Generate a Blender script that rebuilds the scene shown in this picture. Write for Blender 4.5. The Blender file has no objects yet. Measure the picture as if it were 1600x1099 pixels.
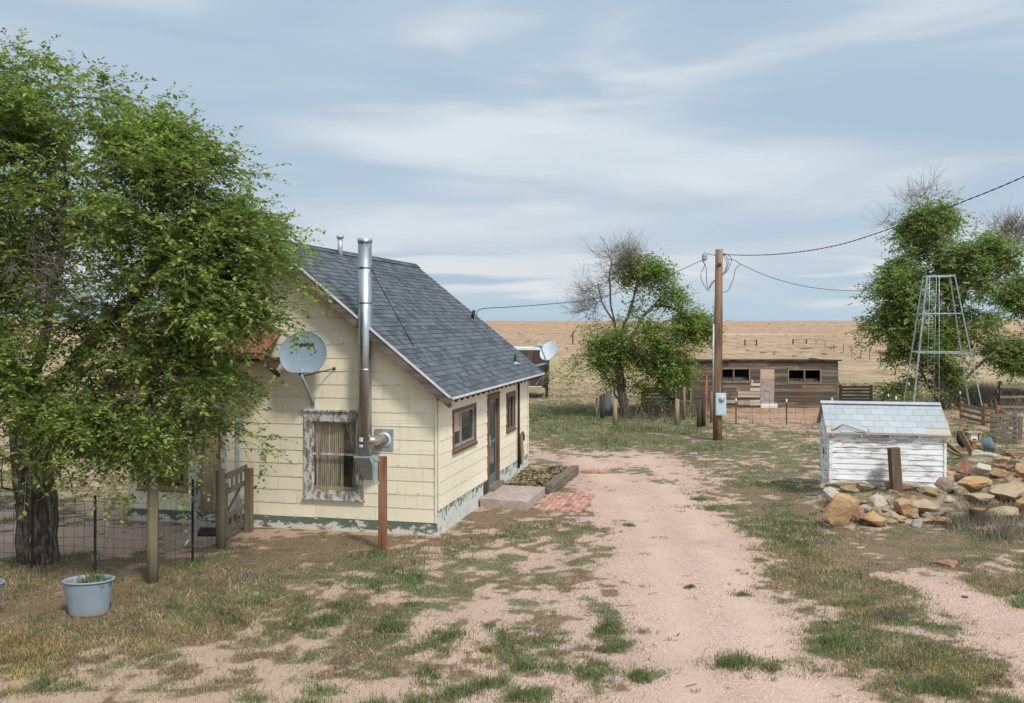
import bpy, math, random
import numpy as np
from mathutils import Vector, Matrix
R = math.radians
S = bpy.context.scene
COL = S.collection
# ------------------------------------------------------------ camera
F, CX, HY, H = 1500.0, 800.0, 502.0, 4.0      # focal length in px of the 1600 px photo, horizon row, eye height
cam = bpy.data.cameras.new('camera'); camo = bpy.data.objects.new('camera', cam); COL.objects.link(camo)
camo.location = (0, 0, H); camo.rotation_euler = (R(90), 0, 0)
cam.lens = 36.0 * F / 1600; cam.sensor_width = 36.0; cam.shift_y = -(549.5 - HY) / 1600
cam.clip_start = 0.1; cam.clip_end = 20000
S.camera = camo
# ------------------------------------------------------------ light
SUN_EL, SUN_AZ = 50, 148          # azimuth of the sun, clockwise from the view direction
sd = bpy.data.lights.new('sun', 'SUN'); so = bpy.data.objects.new('sun', sd); COL.objects.link(so)
sd.energy = 2.75; sd.angle = R(9); sd.color = (1, 0.95, 0.86)
az = R(SUN_AZ); el = R(SUN_EL)
sdir = Vector((math.sin(az) * math.cos(el), math.cos(az) * math.cos(el), math.sin(el)))
so.rotation_euler = sdir.to_track_quat('Z', 'Y').to_euler()
S.view_settings.view_transform = 'Standard'; S.view_settings.look = 'None'
S.view_settings.exposure = 0.02; S.view_settings.gamma = 1

class NT:
    """short hand for node trees"""
    def __init__(s, tree): s.t = tree; s.n = tree.nodes; s.l = tree.links
    def new(s, typ, **kw):
        n = s.n.new(typ)
        for k, v in kw.items(): setattr(n, k, v)
        return n
    def put(s, sock, v):
        if isinstance(v, bpy.types.NodeSocket): s.l.new(v, sock)
        elif v is not None:
            if sock.type == 'RGBA' and len(v) == 3: v = (*v, 1)
            sock.default_value = v
    def tc(s, out='Object'): return s.new('ShaderNodeTexCoord').outputs[out]
    def mapping(s, vec, scale=(1, 1, 1), loc=(0, 0, 0), rot=(0, 0, 0)):
        n = s.new('ShaderNodeMapping'); s.put(n.inputs['Vector'], vec)
        n.inputs['Scale'].default_value = scale; n.inputs['Location'].default_value = loc; n.inputs['Rotation'].default_value = rot
        return n.outputs[0]
    def noise(s, vec, scale, detail=4, rough=.55, dist=0, lac=2.0):
        n = s.new('ShaderNodeTexNoise'); s.put(n.inputs['Vector'], vec)
        n.inputs['Scale'].default_value = scale; n.inputs['Detail'].default_value = detail
        n.inputs['Roughness'].default_value = rough; n.inputs['Distortion'].default_value = dist; n.inputs['Lacunarity'].default_value = lac
        return n.outputs['Fac']
    def voro(s, vec, scale, feature='F1', out='Distance'):
        n = s.new('ShaderNodeTexVoronoi', feature=feature); s.put(n.inputs['Vector'], vec); n.inputs['Scale'].default_value = scale
        return n.outputs[out]
    def ramp(s, fac, pts):
        n = s.new('ShaderNodeValToRGB'); s.put(n.inputs[0], fac)
        e = n.color_ramp.elements
        while len(e) < len(pts): e.new(0.5)
        for el_, (p, c) in zip(e, pts):
            el_.position = p; el_.color = (c, c, c, 1) if isinstance(c, (int, float)) else (*c, 1)
        return n.outputs[0]
    def mix(s, f, a, b, mode='MIX'):
        n = s.new('ShaderNodeMix', data_type='RGBA', blend_type=mode); s.put(n.inputs[0], f); s.put(n.inputs[6], a); s.put(n.inputs[7], b)
        return n.outputs[2]
    def math(s, op, a, b=None, c=None, clamp=False):
        n = s.new('ShaderNodeMath', operation=op, use_clamp=clamp)
        for i, v in enumerate((a, b, c)):
            if v is not None: s.put(n.inputs[i], v)
        return n.outputs[0]
    def rng(s, v, a, b, c=0., d=1.):
        n = s.new('ShaderNodeMapRange'); s.put(n.inputs[0], v)
        for i, x in enumerate((a, b, c, d)): n.inputs[i + 1].default_value = x
        return n.outputs[0]
    def sep(s, v): n = s.new('ShaderNodeSeparateXYZ'); s.put(n.inputs[0], v); return n.outputs
    def comb(s, x=0., y=0., z=0.):
        n = s.new('ShaderNodeCombineXYZ')
        for i, v in enumerate((x, y, z)): s.put(n.inputs[i], v)
        return n.outputs[0]
    def island(s): return s.new('ShaderNodeNewGeometry').outputs['Random Per Island']
    def bump(s, h, strength=.4, dist=.02):
        n = s.new('ShaderNodeBump'); s.put(n.inputs['Height'], h); n.inputs['Strength'].default_value = strength; n.inputs['Distance'].default_value = dist
        return n.outputs[0]
    def attr(s, name, out='Color'): n = s.new('ShaderNodeAttribute', attribute_name=name); return n.outputs[out]

def material(name, build, rough=.85, metallic=0, spec=.3):
    """build(N) returns colour or (colour, normal[, rough])"""
    m = bpy.data.materials.new(name); m.use_nodes = True
    N = NT(m.node_tree); b = N.n['Principled BSDF']; out = build(N)
    if not isinstance(out, tuple) or (len(out) == 3 and all(isinstance(v, (int, float)) for v in out)): out = (out,)
    N.put(b.inputs['Base Color'], out[0])
    if len(out) > 1 and out[1] is not None: N.put(b.inputs['Normal'], out[1])
    b.inputs['Roughness'].default_value = rough
    if len(out) > 2: N.put(b.inputs['Roughness'], out[2])
    b.inputs['Metallic'].default_value = metallic
    b.inputs['Specular IOR Level'].default_value = spec
    return m

# ------------------------------------------------------------ sky
W = bpy.data.worlds.new('World'); S.world = W; W.use_nodes = True
N = NT(W.node_tree); bg = N.n['Background']
sky = N.new('ShaderNodeTexSky', sky_type='NISHITA', sun_disc=False)
sky.sun_elevation = el; sky.sun_rotation = az; sky.air_density = 1.0; sky.dust_density = 1.0; sky.ozone_density = 1.4
d = N.tc('Generated')
x, y, z = N.sep(d)
zc = N.math('MAXIMUM', z, 0.0)
inv = N.math('DIVIDE', 1.0, N.math('ADD', zc, 0.16))
cv = N.comb(N.math('MULTIPLY', x, inv), N.math('MULTIPLY', y, inv), 0.0)      # the cloud layer seen in perspective
azm = N.math('ARCTAN2', x, y)
av = N.comb(azm, N.math('MULTIPLY', zc, 2.3), 0.0)                            # azimuth and height, for broad slanting veils
w1 = N.noise(N.mapping(av, scale=(1.5, 3.6, 1), rot=(0, 0, R(14)), loc=(1.35, .9, 0)), 1.35, 3, .5, .7)
w2 = N.noise(N.mapping(cv, scale=(1.5, .8, 1), rot=(0, 0, R(-12)), loc=(7.7, 4.1, 0)), 1.2, 7, .58, .5)
w3 = N.noise(N.mapping(av, scale=(5, 16, 1), rot=(0, 0, R(10)), loc=(3, 2, 0)), 1.3, 6, .6, .6)
veil = N.math('ADD', N.math('ADD', N.math('MULTIPLY', w1, .80), N.math('MULTIPLY', w2, .10)), N.math('MULTIPLY', w3, .10))
cover = N.rng(veil, .40, .58, .48, 1.0)
cover = N.math('MULTIPLY', cover, N.rng(z, 0.02, 0.075, .25, 1.0))
blue = N.mix(N.rng(z, 0.0, 0.16), (4.3, 6.1, 7.7), (3.4, 4.95, 6.8))
base = N.mix(.12, blue, sky.outputs[0])
ccol = N.mix(N.rng(veil, .5, .66), (5.2, 6.3, 7.5), (6.9, 7.75, 8.6))
ccol = N.mix(N.math('MULTIPLY', N.rng(z, .16, .05), .5), ccol, (7.5, 7.75, 8.4))
col = N.mix(cover, base, ccol)
# long thin streaks near the horizon (flat stratus seen edge on)
sv = N.comb(N.math('MULTIPLY', azm, 3.4), N.math('MULTIPLY', z, 58.), 0.0)
st = N.noise(N.mapping(sv, loc=(2.2, .4, 0)), 1.0, 5, .5, .4)
side = N.rng(azm, .28, -.02)
band = N.math('MULTIPLY', N.math('MULTIPLY', N.rng(z, .018, .04), N.rng(z, .085, .06)), side)
col = N.mix(N.math('MULTIPLY', band, .8), col, (7.6, 7.9, 8.5))
dark = N.math('MULTIPLY', N.rng(st, .47, .56), band)
col = N.mix(N.math('MULTIPLY', dark, .85), col, (3.9, 5.3, 6.9))
lite = N.math('MULTIPLY', N.rng(N.noise(N.mapping(sv, loc=(9.2, 3.4, 0), scale=(2, 1, 1)), 1.0, 5, .5, .4), .54, .66), N.math('MULTIPLY', N.rng(z, .006, .02), N.rng(z, .08, .05)))
col = N.mix(N.math('MULTIPLY', lite, .75), col, (7.8, 8.1, 8.6))
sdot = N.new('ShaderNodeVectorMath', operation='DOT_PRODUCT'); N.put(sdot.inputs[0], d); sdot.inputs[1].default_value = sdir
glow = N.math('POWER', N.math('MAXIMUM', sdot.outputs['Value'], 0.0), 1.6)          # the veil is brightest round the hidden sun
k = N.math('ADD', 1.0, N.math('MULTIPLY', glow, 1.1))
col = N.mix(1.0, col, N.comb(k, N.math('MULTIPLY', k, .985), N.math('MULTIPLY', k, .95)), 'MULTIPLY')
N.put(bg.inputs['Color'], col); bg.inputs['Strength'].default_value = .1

# ------------------------------------------------------------ geometry helpers
def gp(px, py, z=0.0):
    """photo pixel -> point on a level z"""
    Y = F * (H - z) / (py - HY); return ((px - CX) * Y / F, Y, z)
def at(px, py, Y): return ((px - CX) * Y / F, Y, H - (py - HY) * Y / F)

def tag(o, label=None, cat=None, group=None, kind=None):
    if label: o['label'] = label
    if cat: o['category'] = cat
    if group: o['group'] = group
    if kind: o['kind'] = kind
    return o
def empty(name, loc, rz=0, label=None, cat=None, group=None):
    o = bpy.data.objects.new(name, None); COL.objects.link(o); o.location = loc; o.rotation_euler = (0, 0, rz)
    o.empty_display_size = .2
    return tag(o, label, cat, group)
def link(name, me, mat, parent=None):
    o = bpy.data.objects.new(name, me); COL.objects.link(o)
    if mat: me.materials.append(mat)
    if parent: o.parent = parent
    return o
def np_mesh(name, V, Fc, smooth=False, n=4):
    """V (k,3), Fc (m,n) arrays"""
    me = bpy.data.meshes.new(name); V = np.asarray(V, np.float32); Fc = np.asarray(Fc, np.int32)
    me.vertices.add(len(V)); me.vertices.foreach_set('co', V.ravel())
    me.loops.add(Fc.size); me.loops.foreach_set('vertex_index', Fc.ravel())
    me.polygons.add(len(Fc)); me.polygons.foreach_set('loop_start', np.arange(0, Fc.size, n, dtype=np.int32))
    me.update(calc_edges=True)
    me.polygons.foreach_set('use_smooth', np.full(len(Fc), smooth)); me.validate(); me.update()
    return me

class MB:
    def __init__(s): s.v = []; s.f = []; s.sm = []
    def add(s, vs, fs, smooth=False):
        o = len(s.v); s.v += [tuple(v) for v in vs]; s.f += [tuple(i + o for i in f) for f in fs]; s.sm += [smooth] * len(fs); return s
    def box(s, c, size, rot=None):
        """c centre, size full"""
        hx, hy, hz_ = size[0] / 2, size[1] / 2, size[2] / 2
        P = [Vector((i * hx, j * hy, k * hz_)) for i in (-1, 1) for j in (-1, 1) for k in (-1, 1)]
        if rot is not None:
            M = rot if isinstance(rot, Matrix) else Matrix.Rotation(rot[2], 3, 'Z') @ Matrix.Rotation(rot[1], 3, 'Y') @ Matrix.Rotation(rot[0], 3, 'X')
            P = [M @ p for p in P]
        P = [p + Vector(c) for p in P]
        return s.add(P, [(0, 1, 3, 2), (4, 6, 7, 5), (0, 4, 5, 1), (2, 3, 7, 6), (0, 2, 6, 4), (1, 5, 7, 3)])
    def bb(s, a, b):
        return s.box([(p + q) / 2 for p, q in zip(a, b)], [abs(q - p) for p, q in zip(a, b)])
    def bar(s, a, b, w, h, up=(0, 0, 1)):
        """square bar from a to b, w sideways, h along up"""
        a, b = Vector(a), Vector(b); d = (b - a); L = d.length; d.normalize()
        u = Vector(up); u = (u - d * u.dot(d))
        if u.length < 1e-4: u = Vector((0, 1, 0)) - d * d.y
        u.normalize(); x = d.cross(u)
        M = Matrix((x, d, u)).transposed()
        return s.box((a + b) / 2, (w, L, h), M)
    def prism(s, poly, z0, z1):
        n = len(poly); V = [(p[0], p[1], z0) for p in poly] + [(p[0], p[1], z1) for p in poly]
        return s.add(V, [tuple(reversed(range(n))), tuple(range(n, 2 * n))] + [(i, (i + 1) % n, n + (i + 1) % n, n + i) for i in range(n)])
    def tube(s, pts, r, n=8, caps=True, smooth=True, flat=1.0):
        pts = [Vector(p) for p in pts]; k = len(pts)
        rs = r if isinstance(r, (list, tuple, np.ndarray)) else [r] * k
        V = []; up = Vector((.13, .05, 1)).normalized()
        for i, p in enumerate(pts):
            d = (pts[min(i + 1, k - 1)] - pts[max(i - 1, 0)]).normalized()
            x = d.cross(up)
            if x.length < .15: x = d.cross(Vector((1, .1, 0)))
            x.normalize(); y_ = x.cross(d)
            for j in range(n):
                a = 2 * math.pi * j / n; V.append(p + x * (math.cos(a) * rs[i]) + y_ * (math.sin(a) * rs[i] * flat))
        Fc = [(i * n + j, i * n + (j + 1) % n, (i + 1) * n + (j + 1) % n, (i + 1) * n + j) for i in range(k - 1) for j in range(n)]
        s.add(V, Fc, smooth)
        if caps:
            o = len(s.v) - len(V)
            s.f += [tuple(o + j for j in reversed(range(n))), tuple(o + (k - 1) * n + j for j in range(n))]; s.sm += [False, False]
        return s
    def lathe(s, prof, n=20, c=(0, 0, 0), sx=1, sy=1, smooth=True):
        V = [(c[0] + r * math.cos(2 * math.pi * j / n) * sx, c[1] + r * math.sin(2 * math.pi * j / n) * sy, c[2] + z) for r, z in prof for j in range(n)]
        return s.add(V, [(i * n + j, i * n + (j + 1) % n, (i + 1) * n + (j + 1) % n, (i + 1) * n + j) for i in range(len(prof) - 1) for j in range(n)], smooth)
    def build(s, name, mat, parent=None, bevel=0):
        me = bpy.data.meshes.new(name); me.from_pydata(s.v, [], s.f); me.polygons.foreach_set('use_smooth', s.sm); me.update()
        o = link(name, me, mat, parent)
        if bevel:
            b = o.modifiers.new('bevel', 'BEVEL'); b.width = bevel; b.segments = 2; b.limit_method = 'ANGLE'
        return o

# numpy value noise
_rt = np.random.RandomState(7).rand(256, 256)
def vn(x, y, sc, seed=0, octv=4):
    x = np.asarray(x, float); y = np.asarray(y, float); out = 0; amp = 1; tot = 0
    for o in range(octv):
        X = x * sc + seed * 17.3 + o * 31.7; Y = y * sc + seed * 9.1 + o * 11.3
        xi = np.floor(X).astype(int); yi = np.floor(Y).astype(int); fx = X - xi; fy = Y - yi
        fx = fx * fx * (3 - 2 * fx); fy = fy * fy * (3 - 2 * fy)
        g = lambda a, b: _rt[a & 255, b & 255]
        v = (g(xi, yi) * (1 - fx) + g(xi + 1, yi) * fx) * (1 - fy) + (g(xi, yi + 1) * (1 - fx) + g(xi + 1, yi + 1) * fx) * fy
        out = out + v * amp; tot += amp; amp *= .55; sc *= 2.1
    return out / tot
def sstep(v, a, b):
    t = np.clip((v - a) / (b - a), 0, 1); return t * t * (3 - 2 * t)
# ------------------------------------------------------------ lie of the land
def sm1(v, a, b):
    t = min(max((v - a) / (b - a), 0), 1); return t * t * (3 - 2 * t)
def hz(x, y):
    """ground height (arrays or scalars)"""
    x = np.asarray(x, float); y = np.asarray(y, float)
    h = (vn(x, y, .9, 3, 3) - .5) * .05
    keep = np.exp(-(((x + 3.5) / 4.5) ** 2 + ((y - 21.5) / 4.) ** 2) ** 2)        # level under the house
    h = h * (1 - keep)
    h += .50 * np.exp(-((x - 12.4) / 2.1) ** 2 - ((y - 22.6) / 1.7) ** 2)      # rubble mound right of the shed
    h += .16 * np.exp(-((x + 7.7) / .9) ** 2 - ((y - 15.5) / .9) ** 2)          # root flare of the big tree
    h += .30 * np.exp(-((x - 8.15) / 1.75) ** 4 - ((y - 20.75) / .62) ** 4)        # bank of stones along the shed front
    far = sstep(y, 75, 620); h += far * 3.9 + (vn(x, y, .012, 5, 3) - .5) * 1.1 * sstep(y, 90, 260) + (vn(x, y, .0028, 8, 2) - .5) * 3.0 * sstep(y, 400, 900) * (1 - .5 * sstep(y, 1500, 4000))
    h += (vn(x, y, .05, 11, 3) - .5) * .5 * sstep(y, 60, 120)
    return h
def hz1(x, y): return float(hz(x, y))
def on(px, py):
    X, Y, _ = gp(px, py); return (X, Y, hz1(X, Y))

DL = ([6, 10, 12, 15, 20, 25, 27.5, 29.5], [1.0, 1.05, 1.45, 1.8, 1.8, 1.45, 1.2, .6])
DR = ([6, 10, 12, 15, 20, 25, 30.3, 32], [3.9, 3.8, 3.75, 3.95, 4.4, 4.6, 5.0, 4.6])
GREEN = [(290, 885, 90, 14, .6), (430, 852, 60, 10, .6), (90, 880, 90, 10, .5), (1300, 930, 90, 60, .5), (1250, 840, 60, 50, .5), (1400, 1000, 120, 50, .5), (1190, 740, 90, 30, .6), (1100, 700, 120, 14, .6), (450, 930, 190, 36, .42), (380, 870, 110, 16, .42), (640, 1000, 120, 22, .34), (700, 1060, 110, 18, .30), (600, 905, 200, 40, .62), (760, 885, 100, 32, .72), (800, 840, 50, 22, .55), (520, 965, 120, 25, .42), (840, 925, 60, 40, .36), (610, 975, 60, 14, .5), (700, 995, 60, 14, .45),
         (870, 775, 34, 22, .6), (880, 800, 50, 16, .5), (885, 828, 80, 8, .7), (905, 880, 30, 12, .5),
         (950, 970, 34, 20, .9), (958, 1010, 24, 14, .6), (1000, 1057, 24, 9, .95), (1155, 1036, 32, 7, .95), (1207, 1040, 18, 8, .5), (825, 1086, 46, 10, .9), (870, 1028, 40, 10, .5),
         (1080, 917, 13, 4, .9), (1160, 926, 14, 4, .8), (980, 912, 14, 8, .6), (955, 905, 10, 8, .6), (1000, 735, 40, 5, .7), (1095, 778, 22, 4, .8), (1118, 794, 28, 4, .9), (985, 818, 18, 4, .6), (1022, 752, 30, 4, .5), (1080, 770, 30, 4, .6),
         (1180, 750, 80, 32, .5), (1230, 705, 120, 30, .56), (1240, 800, 56, 44, .55), (1262, 740, 34, 40, .75), (1180, 830, 60, 30, .4),
         (1335, 985, 60, 36, .62), (1290, 915, 70, 50, .45), (1400, 960, 30, 40, .4), (1500, 850, 130, 30, .5), (1570, 930, 60, 50, .45), (1450, 1085, 200, 22, .45),
         (930, 662, 150, 28, .98), (870, 645, 70, 20, 1.), (1040, 655, 90, 20, .8), (1200, 690, 160, 16, .55), (1060, 690, 200, 13, .62), (1000, 705, 160, 9, .5), (1480, 720, 60, 20, .7), (1560, 690, 50, 24, .75), (1350, 700, 200, 30, .4)]
DRY = [(540, 846, 170, 12, .95), (800, 800, 60, 26, .8), (560, 1020, 180, 40, .62), (1300, 900, 110, 70, .85), (1250, 820, 70, 60, .75), (1440, 1030, 140, 60, .9), (1500, 860, 160, 40, .85), (1180, 760, 90, 40, .6), (1050, 690, 230, 20, .8), (900, 640, 90, 14, .6), (1560, 900, 90, 60, .8), (1350, 960, 50, 60, .75), (200, 890, 330, 60, 1.), (120, 950, 300, 55, .95), (330, 960, 230, 50, .9), (120, 1040, 280, 26, .62), (420, 1030, 120, 36, .62), (620, 930, 200, 26, .6), (560, 872, 200, 16, .75), (740, 830, 50, 34, .7), (790, 800, 40, 16, .5), (1250, 870, 80, 46, .7), (1330, 930, 60, 40, .5), (1400, 1045, 130, 44, .72), (1545, 920, 80, 40, .62),
       (1480, 850, 170, 30, .6), (1150, 715, 190, 16, .5), (1000, 690, 200, 16, .45), (60, 960, 150, 70, .75), (1200, 790, 70, 50, .45), (860, 1000, 40, 60, .35), (850, 1080, 90, 20, .3), (1570, 730, 90, 40, .5), (1500, 690, 90, 60, .45)]
def blobs(L, x, y):
    out = np.zeros_like(x)
    for px, py, sx, sy, a in L:
        cx_, cy_, _ = gp(px, py); rx = sx * cy_ / F * 1.15; ry = sy * cy_ * cy_ / (F * H) * 1.15
        out = np.maximum(out, a * np.exp(-((x - cx_) / rx) ** 2 * .8 - ((y - cy_) / ry) ** 2 * .8)) + .12 * a * np.exp(-((x - cx_) / rx) ** 2 - ((y - cy_) / ry) ** 2)
    return np.clip(out, 0, 1)
def fields(x, y):
    x = np.asarray(x, float); y = np.asarray(y, float)
    n1 = .20 * vn(x, y, .9, 1, 2) + .38 * vn(x, y, 2.4, 6, 2) + .42 * vn(x, y, 5.6, 9, 1); n2 = .30 * vn(x, y, .8, 2, 2) + .36 * vn(x, y, 2.7, 7, 2) + .34 * vn(x, y, 6.9, 12, 1)
    n1 = np.clip((n1 - .5) * 2.6 + .5, 0, 1); n2 = np.clip((n2 - .5) * 2.7 + .5, 0, 1)
    L = np.interp(y, *DL); Rr = np.interp(y, *DR); wob = (vn(x, y, .8, 4, 5) - .5) * 1.5
    drive = sstep(x + wob, L - .25, L + .2) * (1 - sstep(x + wob, Rr - .2, Rr + .3)) * (1 - sstep(y, 27.5, 30.5))
    # second gravel patch, near right
    gx = np.interp(y, [9.5, 11, 13, 15.5], [4.8, 5.4, 5.9, 5.8]); gX = np.interp(y, [9.5, 11, 13, 15.5], [6.6, 7.0, 6.9, 7.0])
    patch = sstep(x + wob, gx - .2, gx + .2) * (1 - sstep(x + wob, gX - .2, gX + .3)) * (1 - sstep(y + wob, 15.0, 15.9)) * sstep(y, 9.6, 10.6)
    bare = np.maximum(drive, patch)
    near = 1 - sstep(y, 30, 46)
    bg = blobs(GREEN, x, y); bd = blobs(DRY, x, y)
    iso = blobs([b for b in GREEN if b[2] < 45], x, y)
    bg = np.where(bare > .3, np.maximum(bg * (1 - bare), iso * 1.05), bg)
    bd = bd * (1 - .92 * bare)
    sand = np.exp(-((x + .5) / 2.6) ** 4 - ((y - 11.3) / 2.4) ** 4)
    rest = (.23 + .10 * sand) * (1 - bare)
    bg = np.maximum(bg, rest * near); bd = np.maximum(bd, .46 * (1 - bare) * (1 - .45 * sand))
    # field beyond the yard
    ff = sstep(y, 44, 60)
    gfar = .42 * np.exp(-((y - 75) / 30) ** 2) * sstep(x, -5, 14) + .15
    bg = bg * (1 - ff) + gfar * ff; bd = bd * (1 - ff) + .75 * ff
    barn = np.exp(-((x - 12.5) / 4.2) ** 4 - ((y - 41) / 3.0) ** 4); bg = bg * (1 - barn) + .05 * barn; bd = bd * (1 - .5 * barn)
    yard = np.exp(-((x + 8.2) / 3.2) ** 4 - ((y - 17.2) / 1.5) ** 4); bg *= (1 - yard); bd *= 1 - .8 * yard     # fenced bare yard
    wall = sstep(y, 16.3, 17.3) * (1 - sstep(y, 18.5, 19)) * (1 - sstep(x, -1.6, -.9)); bg *= 1 - .7 * wall
    hl = .9738 * (x + 1.393) - .2272 * (y - 17.86); hy_ = .2272 * (x + 1.393) + .9738 * (y - 17.86)
    house = sstep(-hl, -.05, .05) * sstep(hl, -6.6, -6.5) * sstep(hy_, -.05, .05) * (1 - sstep(hy_, 8, 8.1))
    bg *= 1 - house; bd *= 1 - house
    g = sstep(n1, 1 - bg - .1, 1 - bg + .2) * (bg > .02)
    dr = sstep(n2, 1 - bd - .2, 1 - bd + .25) * (bd > .02)
    pink = np.clip(np.maximum(bare, .55 * near * sstep(x, -4, 0) * (1 - sstep(y, 31, 34)) + .25 * near + .5 * yard), 0, 1) + .5 * barn
    u_ = (x - L) / (Rr - L + 1e-6); track = (np.exp(-((u_ - .30) / .11) ** 2) + np.exp(-((u_ - .74) / .11) ** 2)) * drive
    fields.track = track
    return g, dr, np.clip(pink, 0, 1), bare, barn

def axis(lo, hi, step, out_lo, out_hi):
    a = list(np.arange(lo, hi, step)); s = step; v = hi
    while v < out_hi: a.append(v); s *= 1.12; v += s
    a.append(out_hi); s = step; v = lo - step
    while v > out_lo: a.insert(0, v); s *= 1.12; v -= s
    a.insert(0, out_lo); return np.array(a)
xs = axis(-12, 20, .085, -5000, 5000); ys = axis(7, 48, .085, -40, 9000)
GX, GY = np.meshgrid(xs, ys); nx_, ny_ = len(xs), len(ys)
GZ = hz(GX, GY)
ii = np.arange(nx_ * ny_).reshape(ny_, nx_)
Fq = np.stack([ii[:-1, :-1], ii[:-1, 1:], ii[1:, 1:], ii[1:, :-1]], -1).reshape(-1, 4)
me = np_mesh('ground', np.stack([GX, GY, GZ], -1).reshape(-1, 3), Fq, True)
g_, d_, p_, b_, brn_ = fields(GX, GY)
ca = me.color_attributes.new('cover', 'FLOAT_COLOR', 'POINT')
ca.data.foreach_set('color', np.stack([g_, d_, p_, brn_], -1).astype(np.float32).ravel())

cb = me.color_attributes.new('wear', 'FLOAT_COLOR', 'POINT')
tk = fields.track
cb.data.foreach_set('color', np.stack([tk, tk, tk, np.ones_like(tk)], -1).astype(np.float32).ravel())
def ground_mat(N):
    P = N.tc('Object'); c = N.sep(N.attr('cover')); al = N.attr('cover', 'Alpha')
    fine = N.noise(P, 34, 5, .75); mid = N.noise(P, 3.2, 5, .6); big = N.noise(P, .5, 4, .5)
    peb = N.voro(P, 95, out='Color'); ps = N.sep(peb)[0]
    pink = N.mix(N.rng(fine, .3, .72), (.33, .19, .145), (.66, .44, .345))
    pink = N.mix(N.rng(ps, .80, .97), pink, (.82, .68, .60)); pink = N.mix(N.rng(ps, .16, .05, 0, .9), pink, (.17, .105, .085))
    pink = N.mix(N.rng(mid, .38, .68, 0, .45), pink, (.53, .385, .31))
    wr = N.sep(N.attr('wear'))[0]; pink = N.mix(N.math('MULTIPLY', wr, N.rng(mid, .3, .6, .5, .95)), pink, N.mix(N.rng(fine, .3, .7), (.46, .30, .235), (.66, .48, .375)))
    pink = N.mix(N.rng(big, .5, .68, 0, .45), pink, (.36, .245, .195))
    tan = N.mix(N.rng(fine, .3, .7), (.27, .18, .12), (.54, .39, .275))
    tan = N.mix(N.rng(mid, .45, .65, 0, .6), tan, (.34, .245, .165))
    col = N.mix(c[2], tan, pink)
    xx, yq, _z = N.sep(P)
    rub = N.math('MAXIMUM', N.math('MULTIPLY', N.math('MULTIPLY', N.rng(xx, 6.2, 6.6), N.rng(yq, 19.2, 19.7)), N.rng(yq, 22, 21.5)), N.math('MULTIPLY', N.math('MULTIPLY', N.rng(xx, 9.2, 10.2), N.rng(yq, 19.6, 20.3)), N.rng(yq, 26, 24.5)))
    col = N.mix(N.math('MULTIPLY', rub, .85), col, N.mix(N.rng(fine, .3, .7), (.17, .12, .075), (.46, .35, .235)))
    mul = N.mix(N.rng(fine, .32, .68), (.055, .037, .021), (.28, .195, .115))       # dead thatch
    thr = N.math('ADD', c[1], N.rng(fine, .3, .7, -.28, .28))
    col = N.mix(N.rng(thr, .30, .75, 0, .88), col, mul)
    grn = N.mix(N.rng(fine, .3, .7), (.06, .068, .035), (.20, .20, .11))
    thr = N.math('ADD', c[0], N.rng(fine, .3, .7, -.3, .3))
    col = N.mix(N.rng(thr, .35, .85, 0, .8), col, grn)
    # barn yard: rusty soil
    col = N.mix(N.math('MULTIPLY', al, .75), col, N.mix(fine, (.30, .155, .085), (.52, .33, .22)))
    # the plain
    yy = N.sep(P)[1]; farf = N.rng(yy, 46, 66)
    P2 = N.mapping(P, scale=(1, .35, 1))
    f1 = N.noise(P2, .55, 6, .65); f2 = N.noise(N.mapping(P, scale=(.35, 1, 1)), .035, 5, .6); f3 = N.noise(P2, 3., 5, .7)
    f4 = N.noise(P, .16, 5, .65)
    plain = N.mix(N.rng(f1, .35, .65), (.30, .19, .115), (.59, .40, .26))
    plain = N.mix(N.rng(f3, .42, .7, 0, .7), plain, (.17, .13, .075))
    plain = N.mix(N.math('MULTIPLY', N.rng(f4, .48, .6), N.rng(yy, 150, 60, 0, .75)), plain, N.mix(f3, (.17, .185, .07), (.42, .39, .19)))
    plain = N.mix(N.math('MULTIPLY', N.rng(f2, .38, .6), N.rng(yy, 130, 330)), plain, N.mix(N.rng(f1, .35, .65), (.30, .17, .10), (.55, .35, .225)))
    plain = N.mix(N.rng(N.noise(N.mapping(P, scale=(.2, 1, 1), loc=(30, 9, 0)), .06, 4, .5), .56, .66, 0, .5), plain, (.60, .46, .31))
    spk = N.noise(N.mapping(P, scale=(1, .3, 1)), 1.3, 6, .75)
    plain = N.mix(N.rng(spk, .58, .66, 0, .75), plain, (.15, .125, .07)); plain = N.mix(N.rng(N.noise(N.mapping(P, scale=(.5, .2, 1)), .4, 5, .7), .56, .66, 0, .55), plain, (.19, .165, .085))
    col = N.mix(farf, col, plain)
    hgt = N.math('ADD', N.math('MULTIPLY', fine, .6), N.math('MULTIPLY', mid, 1.3))
    return col, N.bump(hgt, .55, .025)
link('ground', me, material('ground soil', ground_mat, .95, spec=.1))['kind'] = 'structure'
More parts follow.
